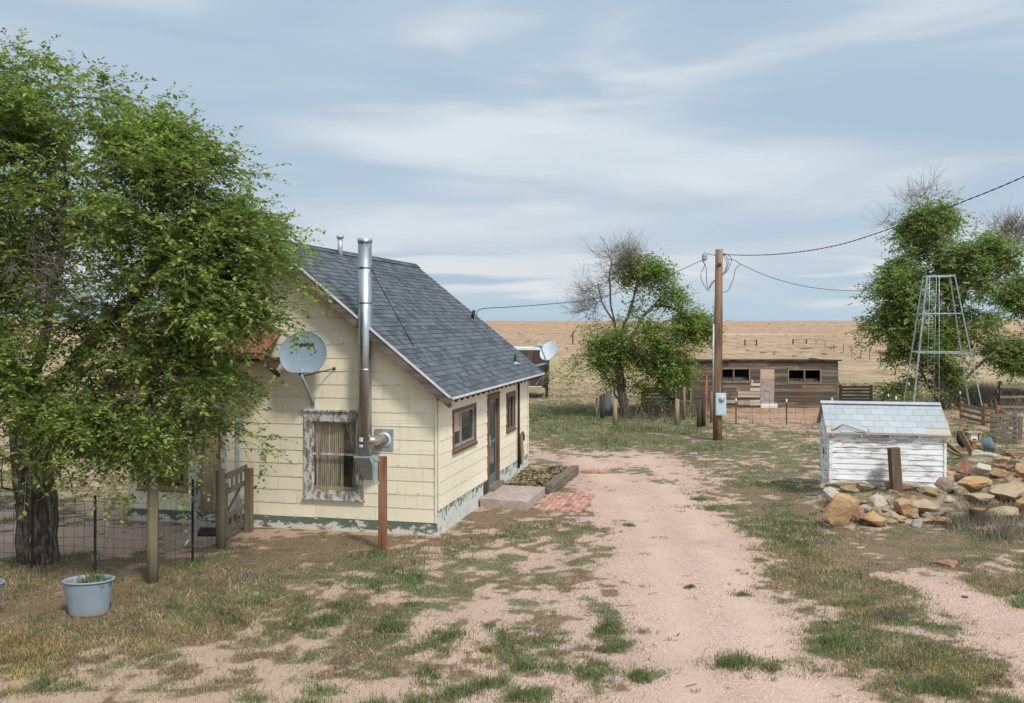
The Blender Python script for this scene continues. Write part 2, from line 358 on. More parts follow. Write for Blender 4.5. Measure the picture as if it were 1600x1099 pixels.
# ------------------------------------------------------------ materials
def wood_mat(name, c1, c2, c3=None, ax=2, sc=1.0, isl=.35, rough=.9, streak=(.42, .62)):
    """weathered board: grain runs along axis ax"""
    def b(N):
        s = [14 * sc] * 3; s[ax] = 1.1 * sc
        P = N.tc('Object'); g = N.noise(N.mapping(P, scale=s), 1.6, 5, .65, .4); r = N.island()
        P2 = N.mapping(P, scale=[q * .35 for q in s], loc=(3, 5, 7))
        col = N.mix(N.rng(g, .3, .7), c1, c2)
        col = N.mix(N.math('MULTIPLY', N.rng(N.noise(P2, 1.3, 4, .6), *streak), .7), col, c3 or c1)
        k = N.rng(r, 0, 1, 1 - isl, 1 + isl)
        col = N.mix(1.0, col, N.comb(k, k, k), 'MULTIPLY')
        return col, N.bump(g, .5, .006)
    return material(name, b, rough, spec=.15)
def plain_mat(name, c1, c2, scale=6, rough=.8, metallic=0, bump=.2, spec=.3, isl=0.):
    def b(N):
        P = N.tc('Object'); n = N.noise(P, scale, 5, .6); col = N.mix(N.rng(n, .35, .65), c1, c2)
        if isl:
            k = N.rng(N.island(), 0, 1, 1 - isl, 1 + isl); col = N.mix(1.0, col, N.comb(k, k, k), 'MULTIPLY')
        return col, N.bump(n, bump, .01)
    return material(name, b, rough, metallic, spec)
M = {}
M['grey_wood'] = wood_mat('weathered grey wood', (.10, .085, .065), (.27, .24, .195), (.17, .13, .09))
M['grey_wood_x'] = wood_mat('weathered grey wood x', (.11, .095, .075), (.30, .26, .21), (.19, .14, .09), ax=0)
M['grey_wood_y'] = wood_mat('weathered grey wood y', (.11, .095, .075), (.30, .26, .21), (.19, .14, .09), ax=1)
M['post_wood'] = wood_mat('fence post wood', (.13, .105, .07), (.30, .25, .17), (.20, .16, .09))
M['brown_post'] = wood_mat('dark weathered brown post', (.075, .05, .032), (.23, .165, .11), (.13, .085, .055))
M['tan_wood'] = wood_mat('tan post wood', (.22, .16, .10), (.42, .33, .22), (.30, .21, .12))
M['pole_wood'] = wood_mat('utility pole wood', (.075, .042, .025), (.25, .145, .083), (.34, .215, .135), sc=.8)
M['rust_wood'] = wood_mat('rusty post', (.10, .028, .014), (.26, .085, .038), (.36, .20, .13))
M['dark_wood'] = wood_mat('dark old wood', (.035, .028, .022), (.105, .08, .06), (.06, .045, .035))
M['orange_wood'] = wood_mat('reddish corral post', (.19, .075, .03), (.42, .20, .09), (.28, .12, .05))
M['fascia'] = wood_mat('brown rake board', (.045, .033, .026), (.16, .12, .095), (.21, .17, .14), ax=0)
M['trim_brown'] = wood_mat('brown door trim', (.09, .045, .025), (.24, .145, .09), (.16, .10, .07))
M['white_metal'] = plain_mat('pale drip edge', (.52, .53, .53), (.66, .67, .67), 5, .5)
M['galv'] = plain_mat('galvanised steel', (.30, .34, .36), (.52, .56, .58), 7, .45, .45, .05, .5)
M['galv_pale'] = plain_mat('pale galvanised sheet', (.42, .48, .52), (.58, .64, .68), 9, .5, .3, .05, .5)
M['black'] = plain_mat('black steel', (.012, .012, .012), (.03, .028, .025), 8, .6)
M['white_paint'] = plain_mat('white paint', (.62, .62, .60), (.78, .78, .76), 8, .6)
M['wire'] = plain_mat('fence wire', (.05, .042, .035), (.10, .08, .06), 9, .7)
M['cable'] = plain_mat('cable', (.03, .032, .035), (.065, .067, .07), 9, .6)
M['grey_paint'] = plain_mat('grey enamel box', (.24, .29, .29), (.33, .38, .38), 5, .5)
M['meter_blue'] = plain_mat('pale grey meter enamel', (.42, .52, .60), (.52, .62, .68), 5, .5)
M['concrete'] = plain_mat('concrete', (.33, .25, .21), (.47, .38, .33), 7, .9, 0, .4)
M['brick'] = plain_mat('dusty red brick', (.40, .165, .12), (.52, .33, .25), 4.5, .9, 0, .3, isl=.22)
M['orange'] = plain_mat('orange plastic', (.48, .13, .06), (.62, .22, .10), 5, .6)
M['rubber'] = plain_mat('black rubber', (.015, .015, .016), (.035, .035, .036), 9, .7)
M['red_rust'] = plain_mat('rusted sheet', (.16, .05, .03), (.33, .13, .09), 7, .8)
def tub_(N):
    P = N.tc('Object'); n = N.noise(P, 5, 4); z = N.sep(P)[2]
    c = N.mix(n, (.20, .245, .285), (.29, .335, .375)); return N.mix(N.math('MULTIPLY', N.rng(z, .14, .0), N.rng(n, .35, .6)), c, (.30, .25, .19))
M['tub'] = material('blue grey plastic tub', tub_, .55)
M['soil'] = plain_mat('potting soil', (.035, .022, .014), (.09, .06, .04), 20, .95, 0, .6)

def siding(N):
    P = N.tc('Object'); r = N.island(); s = N.sep(P)
    k = N.rng(r, 0, 1, .955, 1.03)
    col = N.mix(N.noise(P, 1.1, 4, .6), (.77, .68, .505), (.86, .77, .59))
    col = N.mix(N.rng(N.noise(N.mapping(P, scale=(6, 6, .7)), 2, 4, .6), .5, .8, 0, .35), col, (.64, .56, .41))
    col = N.mix(1.0, col, N.comb(k, k, k), 'MULTIPLY')
    # chipped lower edges: row phase from height
    ph = N.math('FRACT', N.math('DIVIDE', N.math('SUBTRACT', s[2], .0), .255))
    edge = N.math('ADD', N.rng(ph, .0, .10, .17, 0), 0)
    ch = N.noise(P, 11, 4, .65)
    chip = N.math('MULTIPLY', N.rng(ph, .085, .04), N.rng(ch, .585, .63))
    col = N.mix(N.math('MULTIPLY', chip, .85), col, (.19, .15, .10))
    grime = N.math('MULTIPLY', N.rng(N.noise(P, .8, 4, .6), .5, .7, 0, .22), N.rng(s[2], 1.3, .2))
    col = N.mix(grime, col, (.35, .30, .20))
    strk = N.math('MULTIPLY', N.rng(N.noise(N.mapping(P, scale=(7, 7, .45)), 1.4, 5, .7), .52, .72, 0, .38), N.rng(N.noise(P, .9, 3, .5), .4, .6))
    col = N.mix(strk, col, (.42, .36, .25))
    return col, N.bump(N.noise(N.mapping(P, scale=(30, 30, 4)), 2, 3), .12, .004)
M['siding'] = material('cream shingle siding', siding, .75)
def peel(c_paint, c_under, c_white, th=.5, sc=(3, 3, 7)):
    def b(N):
        P = N.tc('Object'); n = N.noise(N.mapping(P, scale=sc), 1.2, 7, .68, .3); n2 = N.noise(N.mapping(P, scale=sc, loc=(5, 2, 8)), 2.1, 6, .7)
        z = N.sep(P)[2]
        col = N.mix(N.rng(N.math('ADD', n, N.rng(z, .0, .24, .10, -.12)), th, th + .04), c_paint, c_white)
        col = N.mix(N.rng(n2, .63, .68), col, c_under)
        return col, N.bump(n, .4, .006)
    return b
M['found_green'] = material('peeling green foundation', peel((.125, .155, .12), (.20, .15, .11), (.60, .58, .50), .50), .85)
def found_w(N):
    P = N.tc('Object'); s = N.sep(P); n = N.noise(N.mapping(P, scale=(3, 5, 4)), 1.6, 7, .72, .3); n2 = N.noise(N.mapping(P, scale=(4, 5, 16)), 1.3, 6, .7)
    col = N.mix(N.rng(N.math('ADD', n, N.rng(s[2], .22, .46, -.09, .06)), .49, .55), (.60, .60, .545), (.145, .165, .135))
    col = N.mix(N.rng(n2, .60, .66), col, (.22, .18, .14))
    return col, N.bump(n, .4, .006)
M['found_white'] = material('mildewed white foundation boards', found_w, .85)
def shingle(c1, c2, c3, isl_amp=.36):
    def b(N):
        P = N.tc('Object'); r = N.island(); n = N.noise(P, 60, 3, .7); nb = N.noise(P, .7, 4, .6)
        col = N.mix(N.rng(n, .3, .7), c1, c2); k = N.rng(r, 0, 1, 1 - isl_amp, 1 + isl_amp)
        col = N.mix(1.0, col, N.comb(k, k, k), 'MULTIPLY')
        col = N.mix(N.rng(nb, .5, .75, 0, .3), col, c3)
        return col, N.bump(n, .25, .004)
    return b
M['shingle'] = material('slate blue asphalt shingle', shingle((.060, .069, .080), (.128, .142, .158), (.138, .145, .153)), .9, spec=.25)
M['shingle_pale'] = material('pale grey shingle', shingle((.34, .355, .37), (.47, .485, .495), (.40, .395, .375), .08), .85)
def old_white(N):       # white window casing flaked to grey wood
    P = N.tc('Object'); n = N.noise(N.mapping(P, scale=(9, 9, 4)), 1.5, 7, .7, .3); g = N.noise(N.mapping(P, scale=(30, 30, 4)), 1, 4)
    return N.mix(N.rng(n, .43, .55), N.mix(g, (.12, .095, .07), (.27, .23, .19)), (.58, .57, .54)), N.bump(n, .5, .006)
M['old_white'] = material('flaked white casing', old_white, .85)
def shed_white(N):
    P = N.tc('Object'); n = N.noise(N.mapping(P, scale=(1.7, 1.7, 11)), 1.7, 8, .72, .5); g = N.noise(N.mapping(P, scale=(3, 3, 30)), 1, 4)
    n3 = N.noise(N.mapping(P, scale=(1, 1, 1.4), loc=(4, 4, 4)), 1.3, 4, .5); z = N.sep(P)[2]
    v = N.math('ADD', n, N.math('ADD', N.rng(n3, .3, .7, -.09, .09), N.rng(z, 0, .35, .10, 0)))
    c = N.mix(N.rng(v, .52, .555), (.82, .82, .81), N.mix(g, (.24, .18, .14), (.42, .36, .31)))
    c = N.mix(N.rng(v, .45, .52, 0, .4), c, (.55, .52, .48))
    k = N.rng(N.island(), 0, 1, .94, 1.03)
    return N.mix(1.0, c, N.comb(k, k, k), 'MULTIPLY'), N.bump(n, .5, .005)
M['shed_white'] = material('flaking white clapboard', shed_white, .85)
def barn_(N):
    P = N.tc('Object'); g = N.noise(N.mapping(P, scale=(1, 8, 16)), 1.3, 6, .65, .3); r = N.island(); n = N.noise(P, .55, 4, .6); z = N.sep(P)[2]
    c = N.mix(N.rng(g, .3, .7), (.06, .045, .035), (.205, .16, .125))
    c = N.mix(N.rng(N.math('ADD', n, N.rng(z, 1.3, .1, -.06, .13)), .52, .66, 0, .42), c, (.19, .085, .05))
    c = N.mix(N.rng(N.noise(P, .8, 3, .6), .55, .7, 0, .6), c, (.27, .235, .20))
    k = N.rng(r, 0, 1, .55, 1.45)
    return N.mix(1.0, c, N.comb(k, k, k), 'MULTIPLY'), N.bump(g, .5, .008)
M['barn'] = material('weathered barn boards', barn_, .9)
M['barn_pale'] = wood_mat('pale patch boards', (.33, .27, .21), (.55, .48, .40), (.40, .30, .24), ax=0)
M['plywood'] = plain_mat('tan plywood', (.42, .29, .20), (.56, .40, .29), 6, .85)
M['barn_door'] = plain_mat('grey pink door sheet', (.25, .20, .18), (.42, .34, .31), 5, .85, isl=.12)
def chrome_(N):
    P = N.tc('Object'); n = N.noise(N.mapping(P, scale=(20, 20, 3)), 1.4, 5, .6); n2 = N.noise(P, 3.2, 5, .7)
    return N.mix(N.rng(n2, .5, .7, 0, .35), (.46, .475, .49), (.24, .22, .20)), None, N.rng(n, .3, .7, .26, .46)
M['chrome'] = material('stainless stovepipe', chrome_, .22, 1.0, .5)
M['tan_pipe'] = material('heat tinted pipe', lambda N: N.mix(N.noise(N.tc(), 6), (.38, .33, .25), (.56, .51, .42)), .35, .8)
def glass_(N):
    return (.012, .016, .018)
M['glass'] = material('dark glass', glass_, .07, 0, .7)
M['glass_blue'] = material('blue green door glass', lambda N: (.03, .055, .062), .12, 0, .6)
gm = bpy.data.materials.new('clear glass'); gm.use_nodes = True; N = NT(gm.node_tree); N.n.remove(N.n['Principled BSDF'])
tr = N.new('ShaderNodeBsdfTransparent'); gl = N.new('ShaderNodeBsdfGlossy'); gl.inputs['Roughness'].default_value = .05
mx = N.new('ShaderNodeMixShader'); mx.inputs[0].default_value = .12; tr.inputs[0].default_value = (.92, .92, .9, 1)
N.put(mx.inputs[1], tr.outputs[0]); N.put(mx.inputs[2], gl.outputs[0]); N.put(N.n['Material Output'].inputs[0], mx.outputs[0]); M['clear'] = gm
def curt(N):
    P = N.tc('Object'); x = N.sep(P)[0]; n = N.noise(N.mapping(P, scale=(34, 34, .8)), 1, 4, .6)
    return N.mix(N.rng(n, .4, .6), (.30, .24, .18), (.80, .72, .60))
M['curtain'] = material('striped cream curtain', curt, .9)
M['door_blue'] = plain_mat('slate blue door frame', (.10, .145, .16), (.16, .21, .225), 4, .5)
def dish_(N):
    P = N.tc('Object'); n = N.noise(P, 3, 4); v = N.noise(P, 26, 3, .7)
    return N.mix(N.rng(v, .70, .73), N.mix(n, (.20, .27, .325), (.27, .34, .395)), (.75, .77, .78))
M['dish'] = material('blue grey dish face', dish_, .5)
M['dish_white'] = plain_mat('white dish', (.58, .62, .66), (.72, .75, .78), 3, .5)
M['brown_panel'] = wood_mat('dark brown panel', (.05, .035, .03), (.12, .085, .072), (.16, .12, .10), sc=.6)
M['lamp_glass'] = plain_mat('lamp globe', (.30, .33, .36), (.42, .45, .48), 4, .3)
def stone_(N, ):
    P = N.tc('Object'); oi = N.new('ShaderNodeObjectInfo'); n = N.noise(P, 5, 6, .65, .4); n2 = N.noise(P, 1.9, 4, .6); f = N.noise(P, 30, 4, .7)
    base = oi.outputs['Color']
    c = N.mix(N.rng(n, .35, .68, 0, .55), base, (.58, .52, .43)); c = N.mix(N.rng(n2, .5, .72, 0, .6), c, N.mix(.5, base, (.30, .17, .09)))
    c = N.mix(N.rng(f, .3, .7, 0, .25), c, (.16, .12, .09))
    return c, N.bump(N.math('ADD', n, N.math('MULTIPLY', f, .5)), 1.0, .05)
M['stone'] = material('field stone', stone_, .9, spec=.15)
def bark_(c1, c2):
    def b(N):
        P = N.tc('Object'); v = N.noise(N.mapping(P, scale=(9, 9, 2.2)), 1.5, 6, .7, .6); w = N.noise(N.mapping(P, scale=(22, 22, 2.4)), 1.2, 5, .7, 1.2)
        c = N.mix(N.rng(v, .3, .7), c1, c2); c = N.mix(N.rng(w, .52, .42, 0, .85), c, [q * .3 for q in c1])
        return c, N.bump(N.math('ADD', v, N.rng(w, .4, .55)), .9, .04)
    return b
M['bark'] = material('elm bark', bark_((.15, .12, .09), (.42, .36, .29)), .95, spec=.1)
M['bark_pale'] = material('pale dead bark', bark_((.19, .15, .12), (.42, .35, .29)), .95, spec=.1)
M['twig'] = plain_mat('bare twigs', (.17, .14, .115), (.31, .26, .215), 6, .9)
def leaf_mat(name, c1, c2, c3, trans=.3):
    m = bpy.data.materials.new(name); m.use_nodes = True; N = NT(m.node_tree); b = N.n['Principled BSDF']
    r = N.island(); P = N.tc('Object'); n = N.noise(P, 1.9, 4, .6)
    col = N.ramp(r, [(0, c1), (.5, c2), (1, c3)]); k = N.rng(n, .34, .66, .58, 1.38)
    col = N.mix(1.0, col, N.comb(k, k, N.math('MULTIPLY', k, .9)), 'MULTIPLY')
    N.put(b.inputs['Base Color'], col); b.inputs['Roughness'].default_value = .55; b.inputs['Specular IOR Level'].default_value = .25
    t = N.new('ShaderNodeBsdfTranslucent'); N.put(t.inputs[0], N.mix(.5, col, (.22, .36, .03)))
    mx = N.new('ShaderNodeMixShader'); mx.inputs[0].default_value = trans
    N.put(mx.inputs[1], b.outputs[0]); N.put(mx.inputs[2], t.outputs[0]); N.put(N.n['Material Output'].inputs[0], mx.outputs[0]); return m
M['leaf'] = leaf_mat('elm leaf', (.12, .165, .04), (.22, .29, .065), (.42, .49, .14), .46)
M['leaf2'] = leaf_mat('bright elm leaf', (.16, .21, .065), (.26, .33, .095), (.46, .52, .20), .5)
M['leaf3'] = leaf_mat('dark elm leaf', (.16, .21, .08), (.26, .325, .12), (.44, .49, .20), .5)
M['grass'] = leaf_mat('green grass', (.09, .11, .05), (.165, .19, .085), (.29, .31, .16), .25)
M['straw'] = leaf_mat('dry grass', (.13, .095, .06), (.27, .205, .13), (.47, .385, .26), .15)
M['yellow'] = leaf_mat('yellow stubble', (.20, .135, .05), (.34, .245, .095), (.46, .35, .16), .15)
M['sage'] = leaf_mat('sagebrush leaf', (.10, .115, .075), (.17, .185, .12), (.26, .26, .19), .1)
M['dead_brush'] = leaf_mat('dead brush', (.10, .08, .065), (.20, .165, .13), (.34, .28, .22), .05)
# ------------------------------------------------------------ farmhouse (local frame: x right along the gable, y back, z up)
HC = (-1.393, 17.86, 0.0); HA = -math.atan2(.2272, .9738); HL = 7.95; HWD = 6.5
CH, SH = math.cos(HA), math.sin(HA)
def to_house(p):
    dx, dy = p[0] - HC[0], p[1] - HC[1]; return (CH * dx + SH * dy, -SH * dx + CH * dy, p[2] - HC[2])
def from_house(p): return (HC[0] + CH * p[0] - SH * p[1], HC[1] + SH * p[0] + CH * p[1], p[2])
def ray_house(px, py, fn):
    """first point along the pixel's ray where fn(local point) changes sign"""
    d_ = ((px - CX) / F, 1, -(py - HY) / F); a, b = 5., 60.
    f = lambda t: fn(to_house((d_[0] * t, t, H + d_[2] * t)))
    fa = f(a)
    for _ in range(60):
        m = (a + b) / 2
        if f(m) * fa > 0: a = m
        else: b = m
    return to_house((d_[0] * a, a, H + d_[2] * a))
def on_gable(px, py, off=0.): return ray_house(px, py, lambda p: p[1] + off)
def on_side(px, py): return ray_house(px, py, lambda p: p[0])
EX, EZ, SL = .37, 2.60, .81                    # eave x, eave height, slope
RX = EX - 3.62; RZ = EZ + 3.62 * SL            # ridge
def roof_z(x): return EZ + SL * (EX - x) if x >= RX else RZ - SL * (RX - x)
def on_roof(px, py): return ray_house(px, py, lambda p: p[2] - roof_z(p[0]))

house = empty('farmhouse', HC, HA, 'cream yellow farmhouse with slate blue shingle roof and tall steel stovepipe beside the gravel drive', 'house')
rr = random.Random(5)
ROW = .255
def wall_rows(mb, plane, z0, z1, lim, opens, axis='x'):
    """shingle courses on a wall; lim(z)->(a,b); opens list (a,b,z0,z1)"""
    cuts = sorted({z0, z1} | {z0 + (i + 1) * ROW for i in range(60) if z0 + (i + 1) * ROW < z1} | {q for o in opens for q in (o[2], o[3]) if z0 < q < z1})
    for za, zb in zip(cuts, cuts[1:]):
        row = int((za - z0 + 1e-4) / ROW); zr = z0 + row * ROW; zm = (za + zb) / 2
        la, lb = lim(za); ua, ub = lim(zb)
        segs = [(la, lb)]
        for o in opens:
            if o[2] < zm < o[3]:
                segs = [s_ for a, b in segs for s_ in ((a, min(b, o[0])), (max(a, o[1]), b)) if s_[1] - s_[0] > .01]
        for a, b in segs:
            off = (row * .83) % 1.22; q = math.floor((a - off) / 1.22) * 1.22 + off; xs_ = [a]
            while q < b - .03:
                if q > a + .03: xs_.append(q)
                q += 1.22
            xs_.append(b)
            for xa, xb in zip(xs_, xs_[1:]):
                ga = .0011
                def P(x, z, top):
                    if top: x = min(max(x, ua), ub)
                    o = -.009 * (1 - (z - zr) / ROW) - .002
                    return plane(x, o, z)
                jb = rr.uniform(-.006, .006) if za == zr else 0; wp = rr.uniform(0, .005)
                x0 = xa + ga; x1 = xb - ga
                mb.add([P(x0, za + jb, 0), plane(min(max(x1, la), lb), -.011 * (1 - (za - zr) / ROW) - .002 - wp, za + jb * .3), P(x1, zb, 1), P(x0, zb, 1)], [(0, 1, 2, 3)])
                o = -.009 * (1 - (za - zr) / ROW) - .002
                mb.add([plane(x0, o, za + jb), plane(x1, o, za + jb), plane(x1, .02, za + jb), plane(x0, .02, za + jb)], [(3, 2, 1, 0)])
def rect_on(fn, px0, py0, px1, py1, ax):
    a = fn(px0, py0); b = fn(px1, py1); return a[ax], b[ax], b[2], a[2]
# gable window opening (outer casing 473..566, 641..772), side openings
gw = rect_on(on_gable, 487, 658, 557, 768, 0)
mid_z = lambda px, py: on_side(px, py)[2]
w1 = (on_side(708, 640)[1], on_side(741, 640)[1], on_side(724, 693)[2], on_side(724, 641)[2])
w2 = (on_side(791.5, 620)[1], on_side(803, 620)[1], on_side(797, 668)[2], on_side(797, 620)[2])
dr = (on_side(762, 700)[1], on_side(776, 700)[1], .30, on_side(769, 624)[2])
lw = rect_on(on_gable, 222, 690, 288, 760, 0)
ld = (on_gable(312, 700)[0], on_gable(346, 700)[0], .14, on_gable(330, 650)[2])
gz0, sz0 = .24, .47
def glim(z):
    half = max(0.02, (RZ - .12 - z) / SL); return (max(-HWD, RX - half), min(0, RX + half))
mb = MB(); wall_rows(mb, lambda a, o, z: (a, o, z), gz0, RZ - .14, glim, [gw, lw, ld])
mb.bb((-.035, -.035, gz0), (.012, -.018, 2.5))
mb.build('gable_wall', M['siding'], house)
mb = MB(); wall_rows(mb, lambda a, o, z: (-o, a, z), sz0, 2.52, lambda z: (0, HL), [w1, w2, dr])
mb.bb((.018, 0, sz0), (.034, .05, 2.45)); mb.bb((.018, HL - .05, sz0), (.034, HL, 2.45))
mb.build('side_wall', M['siding'], house)
mb = MB(); mb.add([(-HWD, 0, 0), (-HWD, HL, 0), (-HWD, HL, 2.6), (-HWD, 0, 2.6)], [(0, 1, 2, 3)])
mb.add([(-HWD, HL, 0), (0, HL, 0), (0, HL, 2.55), (RX, HL, RZ - .1), (-HWD, HL, 2.55)], [(0, 1, 2, 3, 4)])
mb.build('rear_wall', M['siding'], house)
mb = MB(); mb.bb((-HWD, -.012, -.15), (-.004, .1, gz0)); mb.bb((-.62, -.02, -.1), (-.6, -.008, .2)); mb.build('front_foundation', M['found_green'], house)
mb = MB()
for k, (a, b) in enumerate(((-.12, .13), (.134, .29), (.294, sz0))):
    mb.bb((-.1, .01 if k else .05, a), (.012 + .006 * (k == 1), dr[0] - .12, b))
    mb.bb((-.1, dr[1] + .1, a), (.010 + .006 * (k == 1), HL, b))
mb.bb((-.1, dr[0] - .11, -.1), (.02, dr[1] + .09, .12))
mb.build('side_foundation', M['found_white'], house)
mb = MB(); mb.bb((.014, dr[0] - .42, .08), (.035, dr[0] - .13, .44)); mb.build('hatch_board', M['dark_wood'], house)

# roof: overlapping shingle courses with real butts
def course(mb, y0, y1, xe, ze, sgn, length, expo=.135, tab=.27):
    c_ = 1 / math.sqrt(1 + SL * SL); s_ = SL * c_; n = int(length / expo) + 1
    for i in range(n):
        a = i * expo; b = min((i + 1) * expo + .01, length)
        off = (i * .37) % 1 * tab; q = y0 - off
        while q < y1:
            ya, yb = max(q, y0), min(q + tab * rr.choice((.55, .8, 1)), y1); q = q + (yb - q) if yb > q else q + tab
            if yb - ya < .01: continue
            h0 = .012 + rr.choice((0, 0, .004)); h1 = .002
            def P(t, y, h): return (xe - sgn * (t * c_ - h * s_), y, ze + t * s_ + h * c_)
            mb.add([P(a, ya, h0), P(a, yb, h0), P(b, yb, h1), P(b, ya, h1)], [(0, 1, 2, 3) if sgn > 0 else (3, 2, 1, 0)])
            mb.add([P(a, ya, h0), P(a, yb, h0), P(a, yb, -.002), P(a, ya, -.002)], [(0, 3, 2, 1)])
Lr = (EX - RX) * math.sqrt(1 + SL * SL); Y0, Y1 = -.35, 8.35
mb = MB(); course(mb, Y0, Y1, EX, EZ + .015, 1, Lr)
course(mb, Y0, Y1, 2 * RX - EX, EZ + .015, -1, Lr)
for k in range(29):
    y = Y0 + k * .30; mb.box((RX + .05, y + .15, RZ - .0), (.16, .31, .014), (0, math.atan(SL) * .9, 0)); mb.box((RX - .05, y + .15, RZ + .004), (.16, .31, .014), (0, -math.atan(SL) * .9, 0))
roof = mb.build('roof', M['shingle'], house)
mb = MB(); t_ = .05
mb.add([(EX, Y0, EZ), (EX, Y1, EZ), (RX, Y1, RZ), (RX, Y0, RZ), (EX, Y0 + .002, EZ - t_), (EX, Y1, EZ - t_), (RX, Y1, RZ - t_), (RX, Y0 + .002, RZ - t_)], [(4, 5, 6, 7)[::-1], (0, 4, 7, 3), (1, 2, 6, 5), (0, 1, 5, 4)])
LX = 2 * RX - EX
mb.add([(LX, Y0, EZ), (LX, Y1, EZ), (RX, Y1, RZ), (RX, Y0, RZ), (LX, Y0, EZ - t_), (LX, Y1, EZ - t_), (RX, Y1, RZ - t_), (RX, Y0, RZ - t_)], [(4, 5, 6, 7), (0, 3, 7, 4), (1, 5, 6, 2), (0, 4, 5, 1)])
mb.build('soffit', M['grey_wood_y'], house)
for x0, x1 in ((EX, RX), (LX, RX)):                       # rake boards with a pale drip edge
    mb = MB(); mb.bar((x0, Y0 - .012, EZ - .095), (x1, Y0 - .012, RZ - .095), .024, .17, (0, 0, 1)); mb.bar((x0, Y0 + .02, EZ - .16), (x1, Y0 + .02, RZ - .16), .02, .08, (0, 0, 1)); rb = mb.build('rake_board', M['fascia'], house)
    mb = MB(); mb.bar((x0, Y0 - .025, EZ + .008), (x1, Y0 - .025, RZ + .008), .03, .035, (0, 0, 1)); mb.build('drip_edge', M['white_metal'], rb)
mb = MB(); mb.bb((EX - .004, Y0 - .02, EZ - .035), (EX + .018, Y1, EZ + .012)); mb.build('eave_drip_edge', M['white_metal'], roof)
for k in range(22):
    y = -.25 + k * .40; mb = MB(); mb.bar((EX - .02, y, EZ - .085), (-.03, y, EZ + SL * .37 - .085), .045, .075); mb.build('rafter_tail', M['dark_wood'], house)

def window_frame(mb, pl, r, w, proud=.03, sill=.05, head=None):
    a, b, z0, z1 = r; head = head or w
    for (p, q, u, v) in ((a - w, a, z0 - w, z1 + head), (b, b + w, z0 - w, z1 + head), (a, b, z1, z1 + head), (a, b, z0 - w, z0)):
        A = pl(p, -proud, u); B = pl(q, .09, v); mb.bb([min(i, j) for i, j in zip(A, B)], [max(i, j) for i, j in zip(A, B)])
    A = pl(a - w - .02, -proud - sill, z0 - w - .03); B = pl(b + w + .02, .0, z0 - w); mb.bb([min(i, j) for i, j in zip(A, B)], [max(i, j) for i, j in zip(A, B)])
GP = lambda a, o, z: (a, o, z)
SP = lambda a, o, z: (-o, a, z)
def bbp(mb, pl, a, o0, z0, b, o1, z1):
    A = pl(a, o0, z0); B = pl(b, o1, z1); mb.bb([min(i, j) for i, j in zip(A, B)], [max(i, j) for i, j in zip(A, B)])
# gable window: broad flaked casing, double hung sash, curtain
mb = MB(); window_frame(mb, GP, gw, .155, .035, .04, .19); bbp(mb, GP, gw[0] - .2, -.075, gw[3] + .19, gw[1] + .2, 0, gw[3] + .225)
win = mb.build('window', M['old_white'], house, .004); win['label'] = 'tall sash window with wide flaked casing and striped curtains'
a, b, z0, z1 = gw; zm = (z0 + z1) / 2 + .03
mb = MB()
for (p, q, u, v, o) in ((a, b, z1 - .035, z1, .03), (a, b, zm - .02, zm + .02, .015), (a, a + .03, z0, z1, .03), (b - .03, b, z0, z1, .03)): bbp(mb, GP, p, o, u, q, o + .03, v)
mb.build('sash', M['old_white'], win)
mb = MB(); bbp(mb, GP, a + .03, .012, z0 + .005, b - .03, .05, z0 + .07); mb.build('sash_rail', M['tan_wood'], win)
mb = MB(); bbp(mb, GP, a + .03, .055, z0 + .05, b - .03, .06, z1 - .03); mb.build('pane', M['clear'], win)
mb = MB(); W_ = b - a                                     # left curtain hangs full, right one is drawn aside
n = 46; V = []; Fs = []
for i in range(n + 1):
    u = i / n * .64; V += [(a + .02 + W_ * u, .12 + .018 * math.sin(i * 1.9), z1 - .02), (a + .02 + W_ * u, .13 + .02 * math.sin(i * 1.9 + .4), z0 + .02)]
    if i: Fs.append((2 * i - 2, 2 * i, 2 * i + 1, 2 * i - 1))
mb.add(V, Fs, True); V = []; Fs = []
for i in range(17):
    u = i / 16
    for k, (l, r_) in enumerate(((.70, .98), (.80, .99), (.88, .985), (.86, .985), (.85, .99))):
        V.append((a + W_ * (l + (r_ - l) * u), .12 + .015 * math.sin(i * 2.2), z1 - .02 - (z1 - z0 - .04) * k / 4))
    if i: Fs += [((i - 1) * 5 + k, i * 5 + k, i * 5 + k + 1, (i - 1) * 5 + k + 1) for k in range(4)]
mb.add(V, Fs, True); mb.build('curtain', M['curtain'], win)
# small window behind the elm
mb = MB(); window_frame(mb, GP, lw, .09, .03, .03); w = mb.build('window', M['post_wood'], house)
mb = MB(); bbp(mb, GP, lw[0], .03, lw[2], lw[1], .035, lw[3]); mb.build('pane', M['glass'], w)
# side windows
mb = MB(); window_frame(mb, SP, w1, .075, .03, .02); w = mb.build('window', M['trim_brown'], house); w['label'] = 'wide sliding window with one boarded pane'
ym = w1[0] + (w1[1] - w1[0]) * .36
mb = MB()
for (p, q, u, v) in ((w1[0], w1[1], w1[2], w1[2] + .035), (w1[0], w1[1], w1[3] - .035, w1[3]), (w1[0], w1[0] + .04, w1[2], w1[3]), (w1[1] - .045, w1[1], w1[2], w1[3]), (ym - .02, ym + .03, w1[2], w1[3])): bbp(mb, SP, p, .0, u, q, .03, v)
mb.build('frame', M['galv'], w)
mb = MB(); bbp(mb, SP, ym, .035, w1[2], w1[1], .04, w1[3]); bbp(mb, SP, w1[0], .035, w1[2], ym, .04, w1[2] + (w1[3] - w1[2]) * .42); mb.build('pane', M['glass'], w)
mb = MB(); bbp(mb, SP, w1[0], .03, w1[2] + (w1[3] - w1[2]) * .42, ym, .05, w1[3]); mb.build('plywood_sheet', M['plywood'], w)
